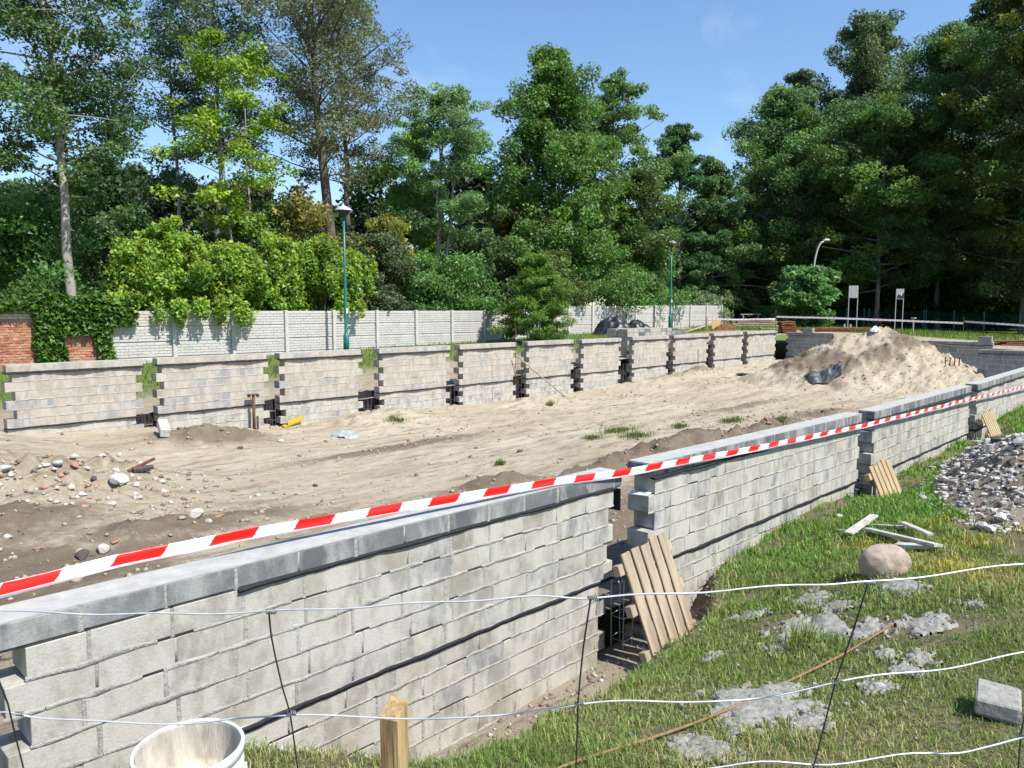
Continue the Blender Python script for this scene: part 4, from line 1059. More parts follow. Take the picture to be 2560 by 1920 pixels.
p = at_depth(1590, 832, 42); heap_obj('foil_heap', (p[0], p[1], gz(p[0], p[1])), .9, .6, .62, M_FOIL, 'lower black foil heap right of the tall one by the fence', 'foil heap', 9, rz_v, .55, crumple=.28)
# rusty reinforcement bundles
def bundle(px0, px1, y, D, n, m, name, label, cat, layers=3, r_=.03, sp=.06):
    a_ = at_depth(px0, y, D); b_ = at_depth(px1, y, D)
    z = gz((a_[0] + b_[0]) / 2, (a_[1] + b_[1]) / 2)
    root = empty(name, ((a_[0] + b_[0]) / 2, (a_[1] + b_[1]) / 2, z)); tag(root, label, cat)
    A = Vector((a_[0], a_[1], z)); B = Vector((b_[0], b_[1], z)); dr = (B - A); L = dr.length; dr.normalize(); sd = Vector((-dr.y, dr.x, 0))
    for l in range(layers):
        for i in range(n):
            mb = MB(); o_ = sd * (i - n / 2) * sp + Vector((0, 0, .05 + l * sp)) ; e = random.uniform(-.1, .1) * L
            mb.tube([dr * (-L / 2 + e) + o_, sd * random.uniform(-.03, .03) + o_ + Vector((0, 0, random.uniform(0, .05))), dr * (L / 2 + e) + o_], r_, 5)
            mb.build('bar' if m is not M_WOOD else 'plank', m, root)
    return root
bundle(2005, 2180, 826, 41, 6, M_ORUST, 'rebar_bundle', 'orange rusty steel bundle lying behind the dark end wall', 'rebar bundle', 3, .03, .07)
bundle(2490, 2640, 872, 33, 6, M_ORUST, 'rebar_bundle', 'orange rusty steel bundle behind the cross wall at the right edge', 'rebar bundle', 3, .04, .08)
bundle(1950, 1985, 838, 38.5, 5, M_ORUST, 'rebar_bundle', 'dark orange rusty steel end showing in the gap by the dark end wall', 'rebar bundle', 6, .05, .1)
bundle(1835, 1935, 820, 47, 5, M_WOOD, 'plank_stack', 'stack of brownish planks behind the last walls of the back row', 'plank stack', 5, .06, .12)
bundle(1905, 1975, 818, 44, 3, M_WOODN, 'plank_stack', 'few yellowish planks right of the brown plank stack', 'plank stack', 1, .05, .12)
p = at_depth(1815, 825, 43); heap_obj('rust_heap', (p[0], p[1], gz(p[0], p[1])), .7, .5, .42, M_ORUST, 'small orange brown heap behind the second last wall of the back row', 'heap', 12, rz_v, .9)
p = at_depth(1790, 815, 43); root = empty('plywood_board', (p[0], p[1], gz(p[0], p[1])), (R(-18), R(6), rz_v)); tag(root, 'orange plywood board leaning beside the wooden stake', 'board')
m = MB(); m.box((0, 0, .36), (.5, .03, .75)); m.build('sheet', M_ORANGEB, root)
p0 = at_depth(1700, 834, 40); p1 = at_depth(1762, 815, 42); rod('plank', (p0[0], p0[1], p0[2]), (p1[0], p1[1], p1[2]), .045, M_WOODN, 'pale plank lying slanted by the far end of the back row', 'plank')
# trestle
p = at_depth(1876, 806, 50); root = empty('trestle', (p[0], p[1], gz(p[0], p[1])), (0, 0, rz_v)); tag(root, 'brown work trestle standing on the yard before the green fence', 'trestle')
m = MB(); m.box((0, 0, .95), (1.3, .1, .07)); m.build('beam', M_WOOD, root)
for s in (-.5, .5):
    for t_ in (-1, 1):
        m = MB(); m.tube([(s, 0, .93), (s + .06 * t_, .28 * t_, 0)], .035, 5); m.build('leg', M_WOOD, root)
m = MB(); m.tube([(-.5, 0, .85), (0, 0, .35), (.5, 0, .85)], .025, 5); m.build('brace', M_RUST, root)

# ------------------------------------------------------------------ things in the wall gaps
def gap_rebar(x, y, z0, z1, label, bent=False, n=4, w_=.14):
    root = empty('rebar_cage', (x, y, z0)); tag(root, label, 'rebar cage', 'rebar cages in the wall gaps')
    for i in range(n):
        sx = (-1, 1)[i % 2] * w_ / 2; sy = (-1, 1)[i // 2] * w_ / 2; h = z1 - z0 + random.uniform(-.1, .05)
        mb = MB(); pts = [(sx, sy, 0), (sx + random.uniform(-.01, .01), sy, h * .6), (sx, sy, h)]
        if bent: pts += [(sx - .03, sy, h + .02), (sx - .06, sy - .02, h + .015)]
        mb.tube(pts, .006, 5); mb.build('rod', M_STEEL if not bent else M_GALV, root)
    for k in range(max(2, int((z1 - z0) / .25))):
        mb = MB(); z = .08 + k * .22; q = w_ / 2 + .008
        mb.tube([(-q, -q, z), (q, -q, z), (q, q, z + .01), (-q, q, z), (-q, -q, z)], .004, 4); mb.build('stirrup', M_STEEL if not bent else M_GALV, root)
    return root
gap_rebar(5.72, 4.0, -3.15, -2.48, 'rebar cage with bent pale hooks in the gap behind the large pallet', True)
gap_rebar(11.9, 4.05, -3.1, -2.4, 'dark rebar cage in the gap behind the middle pallet')
gap_rebar(18.38, 4.05, -3.1, -2.3, 'dark rebar cage in the gap behind the small yellowish pallet')
GL = ['first', 'second', 'third', 'fourth', 'fifth', 'sixth', 'seventh', 'eighth', 'ninth', 'tenth']
FARX = [x0 for x0, L in FAR]
for i in range(len(FAR) - 1):
    xg = (FAR[i][0] + FAR[i][1] + FAR[i + 1][0]) / 2
    gap_rebar(xg, 16.12, -2.85, (-2.1, -2.05, -2.2, -2.15, -1.35, -2.0, -1.9, -1.6, -1.6, -1.5)[i], 'rebar cage in the %s gap of the back row, counted from the left' % GL[i])
    if i in (0, 1, 2, 3, 4, 5, 6):
        # black foil in the gap, also standing in for the shade deep inside
        wdt = FAR[i + 1][0] - FAR[i][0] - FAR[i][1] + .5; nn = 14; V = []; Fc = []
        top = -2.14 + (.02, .06, .05, .04, -.02, -.02, -.05)[i]
        for a_ in range(nn + 1):
            for b_ in range(6):
                u = a_ / nn; v = b_ / 5
                cr = .05 * float(fbm(np.array(u * 6.), np.array(v * 5.), 20 + i)) + .05 * abs(float(vnoise(np.array(u * 9.), np.array(v * 3.), 40 + i)))
                V.append((xg - wdt / 2 + u * wdt, 16.29 - cr, -2.95 + (top + .05 * float(vnoise(np.array(u * 7.), np.array(0.), 60 + i)) + 2.95) * (1 - v)))
        for a_ in range(nn):
            for b_ in range(5): Fc.append((a_ * 6 + b_, a_ * 6 + b_ + 1, a_ * 6 + b_ + 7, a_ * 6 + b_ + 6))
        o = mesh_np('foil_sheet', np.array(V), np.array(Fc), M_FOIL); tag(o, 'black foil doubling as the shade at the foot of the %s gap of the back row from the left' % GL[i], 'foil', 'black foil doubling as shade in the back wall gaps')

mb = MB(); mb.box((6.03, 4.03, -1.745), (.16, .2, .006), Matrix.Rotation(.3, 3, 'Z')); o = mb.build('paper_sheet', M_WHITE); tag(o, 'white paper lying on the end block of the wall behind the large pallet', 'paper')
mb = MB(); mb.box((5.535, 4.0, -1.70), (.012, .19, .2)); o = mb.build('felt_flap', M_FELT); tag(o, 'black felt flap hanging down the right end of the foreground wall', 'felt flap')
# ------------------------------------------------------------------ pallets
def pallet(bl, br, tl, name_label, m, slats=5, wd=.8, ln=1.02):
    bl, br, tl = Vector(bl), Vector(br), Vector(tl)
    u = (br - bl).normalized(); v = tl - bl; v = (v - u * v.dot(u)).normalized(); n = u.cross(v)
    Mx = Matrix((u, v, n)).transposed().to_4x4()
    root = empty('pallet', bl); root.rotation_euler = Mx.to_euler(); tag(root, name_label, 'pallet', 'pallets leaning at the wall gaps')
    pitch = wd / slats
    me = [bevel_box('slat_mesh', (pitch * .80, 1, .022), .004, .002, [m], 60 + s) for s in range(3)]
    for i in range(slats):
        o = bpy.data.objects.new('slat', me[i % 3]); link(o, root)
        o.location = (pitch * (i + .5), ln / 2 + random.uniform(-.025, .025), .09); o.scale = (random.uniform(.92, 1.06), ln, 1); o.rotation_euler.z = random.uniform(-.012, .012)
    for y in (.1, ln * .5, ln - .14):
        o = bpy.data.objects.new('cross_board', bevel_box('cross_board', (wd + .12, .095, .022), .003, .001, [m], 8)); link(o, root); o.location = (wd / 2, y, .066)
        for x_ in (.0, wd / 2, wd):
            o = bpy.data.objects.new('pallet_foot', bevel_box('pallet_foot', (.1, .095, .055), .003, .001, [m], 9)); link(o, root); o.location = (x_, y, .027)
    return root
pallet((5.37, 3.49, -3.08), (6.17, 3.51, -3.05), (5.385, 3.85, -2.13), 'large weathered pallet leaning in the first wall gap', M_WOOD, wd=.76, ln=1.0)
pallet((11.56, 3.46, -3.2), (12.5, 3.48, -3.2), (11.59, 3.85, -2.31), 'middle pallet leaning in the second wall gap', M_WOODN, 5, wd=.95, ln=.95)
pallet((18.36, 3.46, -3.1), (19.3, 3.48, -3.1), (18.4, 3.85, -2.2), 'small far pallet with narrow yellowish slats leaning in the third wall gap', M_WOODN, 6, wd=1.0, ln=.95)

# ------------------------------------------------------------------ foreground things
# bucket
bx, by = .905, 2.2; bz = gz(bx, by) + .0; rim = -1.305
bk = empty('bucket', (bx, by, bz)); tag(bk, 'white plastic bucket smeared with mortar at the bottom left', 'bucket')
h = rim - bz
m = MB(); m.lathe((0, 0, 0), [(0, 0), (.128, 0), (.130, .01), (.147, h - .085), (.156, h - .085), (.157, h - .062), (.150, h - .058), (.152, h - .034), (.159, h - .032), (.160, h - .004), (.157, h), (.150, h), (.148, h - .01)], 48); m.build('body', M_WHITE, bk, True)
m = MB(); m.lathe((0, 0, 0), [(.1485, h - .004), (.146, h - .05), (.1415, h - .125), (.137, h - .138), (.10, h - .145), (.05, h - .140), (0, h - .143)], 48); m.build('mortar_lining', M_RESID, bk, True)
for s, nm in ((1, 'lug'), (-1, 'lug')):
    d = Vector((AX[0], AY[0], 0)) * s
    m = MB(); m.box(d * .160 + Vector((0, 0, h - .085)), (.022, .035, .05), Matrix.Rotation(math.atan2(d.y, d.x), 3, 'Z'), taper=.15); m.build('lug', M_WHITE, bk)
d = Vector((AX[0], AY[0], 0)); bkd = Vector((AX[1], AY[1], 0))
m = MB(); m.tube([d * (.172 * math.cos(a_)) - bkd * (.172 * math.sin(a_)) + Vector((0, 0, h - .075 - .13 * math.sin(a_))) for a_ in np.linspace(0, math.pi, 17)], .0035, 6); m.build('handle', M_GALV, bk, True)
# wooden stake
q = ray(985, 1764) * 2.02
stx, sty = q[0], q[1]; zb = gz(stx, sty) - .15; zt = q[2]
sk = MB(); rot = Matrix.Rotation(R(30), 3, 'Z'); n = 7
ring = [Vector((-.038, -.026, 0)), Vector((.038, -.026, 0)), Vector((.038, .026, 0)), Vector((-.038, .026, 0))]
vs = []; 
for i in range(n):
    z = zb + (zt - zb) * i / (n - 1)
    for k_, c_ in enumerate(ring):
        j = Vector((random.uniform(-.002, .002), random.uniform(-.002, .002), 0)); e = .0
        zz = z - (.022 if (i == n - 1 and k_ in (0, 3)) else 0) + (.008 if (i == n - 1 and k_ == 2) else 0)
        vs.append(rot @ (c_ + j) + Vector((stx, sty, zz)))
fs = [(i * 4 + k_, i * 4 + (k_ + 1) % 4, i * 4 + 4 + (k_ + 1) % 4, i * 4 + 4 + k_) for i in range(n - 1) for k_ in range(4)] + [tuple((n - 1) * 4 + k_ for k_ in range(4))]
sk.add(vs, fs); o = sk.build('timber_stake', M_STAKE); tag(o, 'rough sawn timber stake driven in at the bottom of the picture', 'stake')

# wire fence close to the camera
wf = empty('wire_fence', (.5, .55, gz(.5, .55))); tag(wf, 'slack galvanised wire fence with knotted dark stays close in front', 'wire fence')
wz = wf.location
def W(px, py, D): return Vector(ray(px, py) * D) - Vector(wz)
def wire(ctrl, D, r_, m, nm, wob=.0022):
    pts = []
    for (a_, b_) in zip(ctrl[:-1], ctrl[1:]):
        n_ = max(3, int(abs(b_[0] - a_[0]) / 45))
        for i in range(n_): pts.append((a_[0] + (b_[0] - a_[0]) * i / n_, a_[1] + (b_[1] - a_[1]) * i / n_))
    pts.append(ctrl[-1])
    V3 = []
    for i, (x_, y_) in enumerate(pts):
        V3.append(W(x_, y_, D) + Vector((0, 0, wob * math.sin(i * .9) * random.uniform(.4, 1.2))))
    # soften corners
    for _ in range(2): V3 = [V3[0]] + [(V3[i - 1] + V3[i] * 2 + V3[i + 1]) / 4 for i in range(1, len(V3) - 1)] + [V3[-1]]
    mb = MB(); mb.tube(V3, r_, 7); mb.build(nm, m, wf, True)
wire([(-700, 1545), (0, 1527), (300, 1537), (672, 1529), (1100, 1507), (1300, 1490), (1400, 1493), (1477, 1495), (1704, 1482), (2000, 1462), (2100, 1457), (2175, 1459), (2300, 1440), (2560, 1411), (3200, 1330)], .72, .00098, M_GALV, 'line_wire')
wire([(-700, 1850), (0, 1781), (45, 1784), (130, 1799), (300, 1808), (510, 1809), (600, 1795), (725, 1782), (900, 1796), (1240, 1795), (1445, 1758), (1560, 1753), (1900, 1753), (2090, 1700), (2330, 1676), (2450, 1655), (2560, 1630), (3200, 1500)], .80, .00108, M_GALV, 'line_wire')
wire([(900, 2060), (1500, 1960), (1780, 1918), (1900, 1903), (2035, 1913), (2150, 1905), (2290, 1880), (2400, 1884), (2480, 1868), (2560, 1838), (3200, 1700)], .90, .00118, M_GALV, 'line_wire')
def stay(p_):
    pts = [W(*a_) for a_ in p_]
    for _ in range(1): pts = [pts[0]] + [x_ for i in range(1, len(pts)) for x_ in ((pts[i - 1] + pts[i]) / 2 + Vector((random.uniform(-1, 1) * .0015, 0, 0)), pts[i])]
    mb = MB(); mb.tube(pts, .0010, 6); mb.build('stay_wire', M_STAY, wf, True)
stay([(672, 1529, .72), (688, 1640, .757), (725, 1782, .80), (745, 1925, .86), (760, 2080, .92)])
stay([(1477, 1495, .72), (1458, 1620, .757), (1445, 1758, .80), (1440, 1925, .86), (1436, 2060, .92)])
stay([(2170, 1458, .72), (2135, 1570, .757), (2090, 1700, .80), (2035, 1913, .90), (2000, 2060, .95)])
stay([(-60, 1530, .72), (20, 1760, .79), (60, 1925, .85), (95, 2060, .9)])
stay([(2600, 1600, .80), (2552, 1835, .90), (2545, 1930, .93), (2530, 2060, .95)])
def knot(px, py, D):
    c_ = W(px, py, D); mb = MB(); a_ = Vector((AX[0], AY[0], 0))
    pts = [c_ + a_ * (-.003 + .010 * k_ / 20) + Vector((0, 0, math.sin(k_ * 1.55) * .0022)) + Vector((AX[1], AY[1], 0)) * math.cos(k_ * 1.55) * .0022 for k_ in range(21)]
    mb.tube(pts, .0007, 5); mb.build('knot', M_KNOT, wf, True)
for q in ((672, 1529, .72), (1477, 1495, .72), (2170, 1458, .72), (45, 1784, .8), (725, 1782, .8), (1445, 1758, .8), (2090, 1700, .8), (2035, 1913, .9), (2552, 1836, .9)): knot(*q)

# boulder, white boards, block, rusty rod on the grass
p = hit(2228, 1442)
rz0 = YAW - R(90)
bm = bmesh.new(); bmesh.ops.create_icosphere(bm, subdivisions=4, radius=.5)
for v in bm.verts:
    d_ = v.co.normalized(); k_ = 1 + .16 * float(fbm(np.array(d_.x * 1.3 + 3), np.array(d_.y * 1.3 + d_.z * 1.1), 401, 3)) + .05 * float(fbm(np.array(d_.x * 5 + d_.z * 3), np.array(d_.y * 5 - d_.z * 4), 405, 3))
    k_ = min(k_, .99 / max(.62, d_.z + .28)) if d_.z > .5 else k_
    v.co = Vector((d_.x * .205 * k_, d_.y * .18 * k_, d_.z * .175 * k_))
me = bpy.data.meshes.new('boulder'); bm.to_mesh(me); bm.free(); me.materials.append(M_STONEB); me.polygons.foreach_set('use_smooth', [True] * len(me.polygons))
root = link(bpy.data.objects.new('boulder', me)); root.location = p + Vector((AX[1], AY[1], 0)) * .12 + Vector((0, 0, .075)); root.rotation_euler = (.1, -.12, rz0); tag(root, 'round brown fieldstone boulder lying in the grass', 'boulder')
def board(px0, py0, px1, py1, wd, th, label, m=M_GREYWOOD, lift=.03, name='old_board'):
    a_ = hit(px0, py0) + Vector((0, 0, lift)); b_ = hit(px1, py1) + Vector((0, 0, lift)); c_ = (a_ + b_) / 2; d_ = b_ - a_
    root = bpy.data.objects.new(name, bevel_box(name, (d_.length, wd, th), .004, .003, [m], int(px0))); link(root)
    root.location = c_ + Vector((0, 0, th / 2)); root.rotation_euler = (random.uniform(-.1, .1), -math.asin(max(-1, min(1, d_.z / d_.length))), math.atan2(d_.y, d_.x))
    return tag(root, label, 'board', 'old whitish boards in the grass')
board(2165, 1322, 2265, 1328, .09, .03, 'short whitish board at the back of the board pile')
board(2170, 1338, 2345, 1382, .10, .035, 'longest whitish board of the pile, end towards the boulder', lift=.05)
board(2255, 1330, 2325, 1362, .06, .03, 'thin slanting whitish board across the right end of the pile', lift=.09)
board(2120, 1352, 2185, 1306, .09, .03, 'whitish board with a rounded end pointing up to the left of the pile', lift=.07)
board(2240, 1372, 2345, 1378, .10, .04, 'thick whitish board next to the top of the boulder', lift=.02)
board(2090, 1332, 2145, 1340, .03, .02, 'narrow whitish lath at the left end of the pile', lift=.03)
p = hit(2500, 1790); root = bpy.data.objects.new('paving_block', bevel_box('paving_block', (.27, .19, .085), .012, .004, [M_SPILL], 4)); link(root); root.location = p + Vector((.04, .02, .055)); root.rotation_euler = (.03, .02, R(10)); tag(root, 'pale grey concrete paving block lying in the grass at the right edge', 'paving block')
rp = [hit(x_, y_) + Vector((0, 0, .022)) for x_, y_ in ((1380, 1940), (1434, 1916), (1700, 1834), (1850, 1770), (1985, 1705), (2109, 1645), (2249, 1557))]
for _ in range(2): rp = [rp[0]] + [x_ for i in range(1, len(rp)) for x_ in (rp[i - 1] * .25 + rp[i] * .75, rp[i] * .75 + rp[min(i + 1, len(rp) - 1)] * .25)]
mb = MB(); mb.tube(rp, .0075, 8); o = mb.build('rusty_rod', M_RODB, smooth=True); tag(o, 'long brown rusty steel rod lying curved across the grass', 'rod')

# mortar splashes in the grass
SPLASH = [(1900, 1760, .34, .20), (1870, 1790, .2, .12), (1760, 1880, .18, .13), (2010, 1580, .30, .06), (2040, 1500, .25, .05), (2100, 1515, .16, .06), (1990, 1562, .13, .07), (2170, 1575, .16, .05), (2310, 1560, .20, .06), (2250, 1462, .22, .06), (2440, 1510, .1, .06),
      (1880, 1540, .15, .06), (1830, 1550, .08, .05), (2190, 1720, .11, .06), (2300, 1648, .12, .06), (2215, 1640, .1, .05), (1785, 1640, .07, .05), (1770, 1655, .06, .04), (2020, 1805, .12, .08), (1940, 1625, .12, .05), (2260, 1680, .12, .04)]
SPW = []
for i, (px, py, rx, ry) in enumerate(SPLASH):
    p = hit(px, py); SPW.append((p.x, p.y, rx))
    ry2 = rx * .62
    lab = ('largest splash of dried grey mortar in the grass, crossed by the wire', 'mortar splash at the right end of the largest one', 'mortar splash at the bottom edge below the rusty rod', 'long mortar splash left of the right hand wire stay', 'mortar splash nearest above the long one, left of the boulder',
           'mortar splash just left of the stay knot by the boulder', 'mortar splash between the long one and the pallet', 'mortar splash under the upper end of the rusty rod', 'wide mortar splash right of the rusty rod end', 'mortar splash directly under the boulder', 'lone small mortar splash far right of the boulder',
           'broken mortar splash nearest the second front wall', 'tiny mortar crumb patch beside the second front wall', 'small mortar splash right of the stay, below the rusty rod end', 'mortar splash in the middle of the right hand grass', 'small mortar splash left of the middle one', 'tiny mortar patch nearest the large pallet',
           'tiny double mortar patch below the one by the pallet', 'mortar splash between rusty rod and bottom wire', 'mortar splash below the dark grass tuft', 'mortar splash on the grass above the second wire')[i]
    res = 30; xs = np.linspace(-1.25, 1.25, res); X, Y = np.meshgrid(xs, xs); X = X.ravel(); Y = Y.ravel()
    rr = np.hypot(X, Y) * (1 + 1.5 * fbm(X * 2.6 + i * 3, Y * 2.6, 200 + i, 4)) + .25 * np.abs(fbm(X * 6 + i, Y * 6, 230 + i, 2))
    wx = p.x + (X * math.cos(.6) - Y * math.sin(.6)) * rx; wy = p.y + X * math.sin(.6) * rx + Y * math.cos(.6) * ry2
    Z = g_out(wx, wy) + np.where(rr < 1, .012 + .012 * (1 - rr) + .026 * np.abs(fbm(X * 5, Y * 5, 300 + i, 3)), -.02)
    j = (np.arange(res - 1)[:, None] * res + np.arange(res - 1)[None]).ravel(); Fc = np.stack([j, j + 1, j + 1 + res, j + res], 1)
    keep = (np.minimum.reduce([rr[Fc[:, k_]] for k_ in range(4)]) < 1.0)
    o = mesh_np('mortar_splash', np.stack([wx, wy, Z], 1), Fc[keep], M_SPILL); tag(o, lab, 'mortar splash', 'mortar splashes in the grass')
for (px, py, s_) in ((1980, 1412, .07), (1778, 1650, .05), (2065, 1352, .06), (2100, 1295, .13), (1790, 1640, .05), (2200, 1722, .09)):
    p = hit(px, py); o = rock('stone', p, s_, M_STONEW, int(px), sub=2); tag(o, {1980: 'pale stone in the grass left of the boulder', 1778: 'pale stone in the grass right of the large pallet', 2065: 'pale stone at the wall foot left of the old boards', 2100: 'larger pale stone on the bare earth at the second wall end', 1790: 'second pale stone close right of the large pallet', 2200: 'flat pale stone in the grass below the second wire'}[px], 'stone', 'pale stones in the grass')

# heaps of broken concrete beside the third wall
HP = [(12.3, 2.05, 3.3, 1.15, .23, 'large heap of broken grey concrete and earth against the third front wall', 210), (14.5, 2.85, 1.2, .8, .2, 'crest of broken concrete lumps at the foot of the small yellowish pallet', 70), (16.8, 1.95, 1.2, .6, .2, 'smaller heap of grey concrete lumps at the right edge', 40)]
for (cx, cy, a_, b_, an, lab, n) in HP:
    root = empty('rubble_heap', (cx, cy, float(g_out(cx, cy)))); tag(root, lab, 'rubble heap')
    fine = MB()
    tri = [(0, 1, 2), (0, 2, 3), (0, 3, 1), (1, 3, 2)]
    for k_ in range(n * 14):
        r_ = math.sqrt(random.random()) * 1.05; t_ = random.uniform(0, 6.283); u = r_ * a_ * math.cos(t_); v = r_ * b_ * math.sin(t_)
        x_ = cx + u * math.cos(an) - v * math.sin(an); y_ = cy + u * math.sin(an) + v * math.cos(an)
        if y_ > 3.85: continue
        z_ = gz(x_, y_)
        if k_ < n:
            sz = random.choice((.06, .08, .10, .12, .15, .20)) * random.uniform(.8, 1.3); 
            mm_ = random.choice((M_STONEG, M_STONEG, M_STONEW, M_STONEG, M_DARKST, M_BRICKB if random.random() < .25 else M_STONEG))
            o = rock('lump', (x_ - cx, y_ - cy, z_ - root.location.z), (sz, sz * random.uniform(.6, .9), sz * random.uniform(.5, .9)), mm_, k_, root, sub=1, flat=.7, sink=.15)
        else:
            sz = random.uniform(.012, .04); c_ = Vector((x_ - cx, y_ - cy, z_ - root.location.z + sz * .2)); rq = Matrix.Rotation(random.uniform(0, 6), 3, 'Z') @ Matrix.Rotation(random.uniform(0, 6), 3, 'X')
            fine.box(c_, (sz * 1.5, sz, sz * .8), rq, m=random.choice((0, 0, 1, 2)))
    tag(fine.build('rubble_chips', [M_STONEG, M_STONEW, M_DARKST], root), kind='stuff')
p = hit(2473, 1135); rod('concrete_stub', p - Vector((0, 0, .1)), p + Vector((0, 0, .14)), .05, M_STONEG, 'short upright concrete stub at the top of the rubble heap', 'post', n=10)

# ------------------------------------------------------------------ things on the sand floor
IT = [  # px, py, size, material, name, label
    (487, 1290, (.30, .24, .24), M_STONEW, 'white_stone', 'largest white stone alone on the sand above the tape', 3),
    (522, 1305, (.13, .1, .1), M_STONEW, 'white_stone', 'small white stone right below the largest white stone', 1),
    (548, 1291, (.2, .1, .07), M_BRICKB, 'brick_piece', 'flat brown brick piece right of the largest white stone', 2),
    (258, 1378, (.21, .18, .2), M_STONEW, 'white_stone', 'speckled white stone close above the tape at the left', 0),
    (205, 1392, (.28, .2, .18), M_DARKST, 'dark_stone', 'dull grey boulder half buried left of the speckled white stone', 4),
    (290, 1355, (.16, .1, .05), M_BRICKB, 'brick_piece', 'thin orange brick piece above the speckled white stone', 3),
    (95, 1372, (.14, .1, .06), M_BRICKB, 'brick_piece', 'ribbed brown brick piece near the left edge above the tape', 2),
    (225, 1335, (.13, .09, .07), M_BRICKB, 'brick_piece', 'pale pink brick piece left of centre on the dark soil', 1),
    (415, 1240, (.17, .12, .1), M_BRICKB, 'brick_piece', 'bright orange brick piece at the right end of the stone heap', 0),
    (186, 1165, (.24, .18, .14), M_BRICKB, 'brick_piece', 'orange brown brick piece at the back of the stone heap', 4),
    (145, 1160, (.28, .2, .16), M_STONEG, 'grey_stone', 'grey concrete lump left of the orange brown brick piece', 2),
    (115, 1165, (.16, .14, .1), M_STONEW, 'white_stone', 'pale lump at the left end of the stone heap', 1),
    (218, 1172, (.16, .1, .1), M_STONEG, 'grey_stone', 'grey lump right of the orange brown brick piece', 0),
    (235, 1198, (.18, .14, .12), M_DARKST, 'dark_stone', 'dark round stone in the middle of the stone heap', 3),
    (300, 1203, (.42, .36, .24), M_STONEW, 'concrete_slab_piece', 'big broken pale slab in the middle of the stone heap', 2),
    (340, 1212, (.22, .16, .1), M_STONEG, 'grey_stone', 'grey lump on the right of the pale slab', 4),
    (372, 1222, (.34, .16, .1), M_STONEB, 'brown_stone', 'flat brown stone at the right of the stone heap', 1),
    (388, 1200, (.14, .1, .1), M_STONEG, 'grey_stone', 'small bluish stone above the flat brown stone', 0),
    (290, 1178, (.2, .16, .12), M_STONEW, 'white_stone', 'white lump above the big pale slab', 3),
    (280, 1262, (.2, .15, .1), M_STONEW, 'white_stone', 'pale lump below the big pale slab', 0),
    (345, 1245, (.2, .13, .08), M_STONEG, 'grey_stone', 'grey crumbling lump left of the bright orange brick piece', 2),
    (297, 1140, (.19, .15, .16), M_STONEW, 'white_stone', 'rounded cream stone standing alone behind the stone heap', 1),
    (5, 1178, (.3, .24, .2), M_STONEG, 'grey_stone', 'grey boulder cut by the left edge', 4),
    (703, 1103, (.22, .15, .1), M_STONEW, 'white_stone', 'small pale stone on the sand in front of the third back wall', 0),
    (600, 1122, (.2, .15, .12), M_DARKST, 'dark_stone', 'small brown clod near the left back walls', 2),
    (788, 1216, (.12, .1, .1), M_DARKST, 'dark_stone', 'dark clod alone on the sand in the middle', 1),
    (1300, 1130, (.25, .15, .14), M_DARKST, 'dark_stone', 'dark clod on the pale sand right of the middle', 3),
    (1170, 1190, (.12, .09, .1), M_BRICKB, 'brick_piece', 'two toned brick bit near the tape in the middle', 0),
    (1402, 1148, (.14, .1, .09), M_BRICKB, 'brick_piece', 'reddish brick bit at the edge of the dark earth bank', 2),
    (1915, 1048, (.3, .2, .16), M_BRICKB, 'brick_piece', 'reddish lump behind the second front wall', 1),
    (2058, 1030, (.22, .15, .14), M_DARKST, 'dark_stone', 'dark clod behind the second front wall', 0)]
for (px, py, sz, m_, nm, lab, sd) in IT:
    p = hit_in(px, py); f = 1.0
    o = rock(nm, p, tuple(q_ * .8 for q_ in sz), m_, sd, sub=3, flat=.8, sink=.32); tag(o, lab, 'stone' if 'stone' in nm else 'rubble')
def on(px, py): return hit_in(px, py)
a_ = on(320, 1178); b_ = Vector(at_depth(387, 1146, (a_.x * AX[1] + a_.y * AY[1]) + .25)); rod('bent_bar', a_, b_, .028, M_RUST, 'dark bar sticking up from the stone heap', 'bar')
a_ = on(333, 1182); b_ = Vector(at_depth(382, 1167, (a_.x * AX[1] + a_.y * AY[1]) + .2)); rod('charred_plank', a_ + Vector((0, 0, .04)), b_, .045, M_DARKST, 'charred dark plank below the bar on the stone heap', 'plank')
p = on(410, 1085); root = bpy.data.objects.new('broken_block', bevel_box('broken_block', (.46, .18, .16), .012, .008, [M_STONEW], 3)); link(root); root.location = p + Vector((0, 0, .12)); root.rotation_euler = (.1, -.35, R(75)); tag(root, 'pale broken block sticking out of the dark earth by the second back wall', 'concrete block')
# steel prop and short post
p = on(636, 1072); zt = at_depth(636, 986, p.x * AX[1] + p.y * AY[1])[2]
root = empty('steel_prop', p); tag(root, 'rusty steel prop with a flat head before the second back wall', 'prop')
m = MB(); m.tube([(0, 0, -.1), (0, 0, zt - p.z)], .033, 10); m.build('tube', M_RUST, root, True)
m = MB(); m.box((0, 0, zt - p.z), (.24, .12, .02)); m.box((-.1, 0, zt - p.z - .03), (.03, .1, .06)); m.box((.1, 0, zt - p.z - .03), (.03, .1, .06)); m.build('head_plate', M_RUST, root)
a_ = on(645, 1073); rod('short_post', a_, a_ + Vector((0, 0, .3)), .03, M_STEEL, 'short dark post next to the rusty steel prop', 'post')
p = on(730, 1064); root = empty('yellow_tray', p); tag(root, 'yellow plastic piece lying at the gap before the third back wall', 'plastic piece')
m = MB(); m.box((0, 0, .06), (.48, .14, .03), Matrix.Rotation(R(-14), 3, 'Y') @ Matrix.Rotation(.2, 3, 'X')); m.build('base', M_YELLOW, root)
m = MB(); m.box((.05, -.06, .12), (.4, .03, .1), Matrix.Rotation(R(-14), 3, 'Y')); m.build('side', M_YELLOW, root)
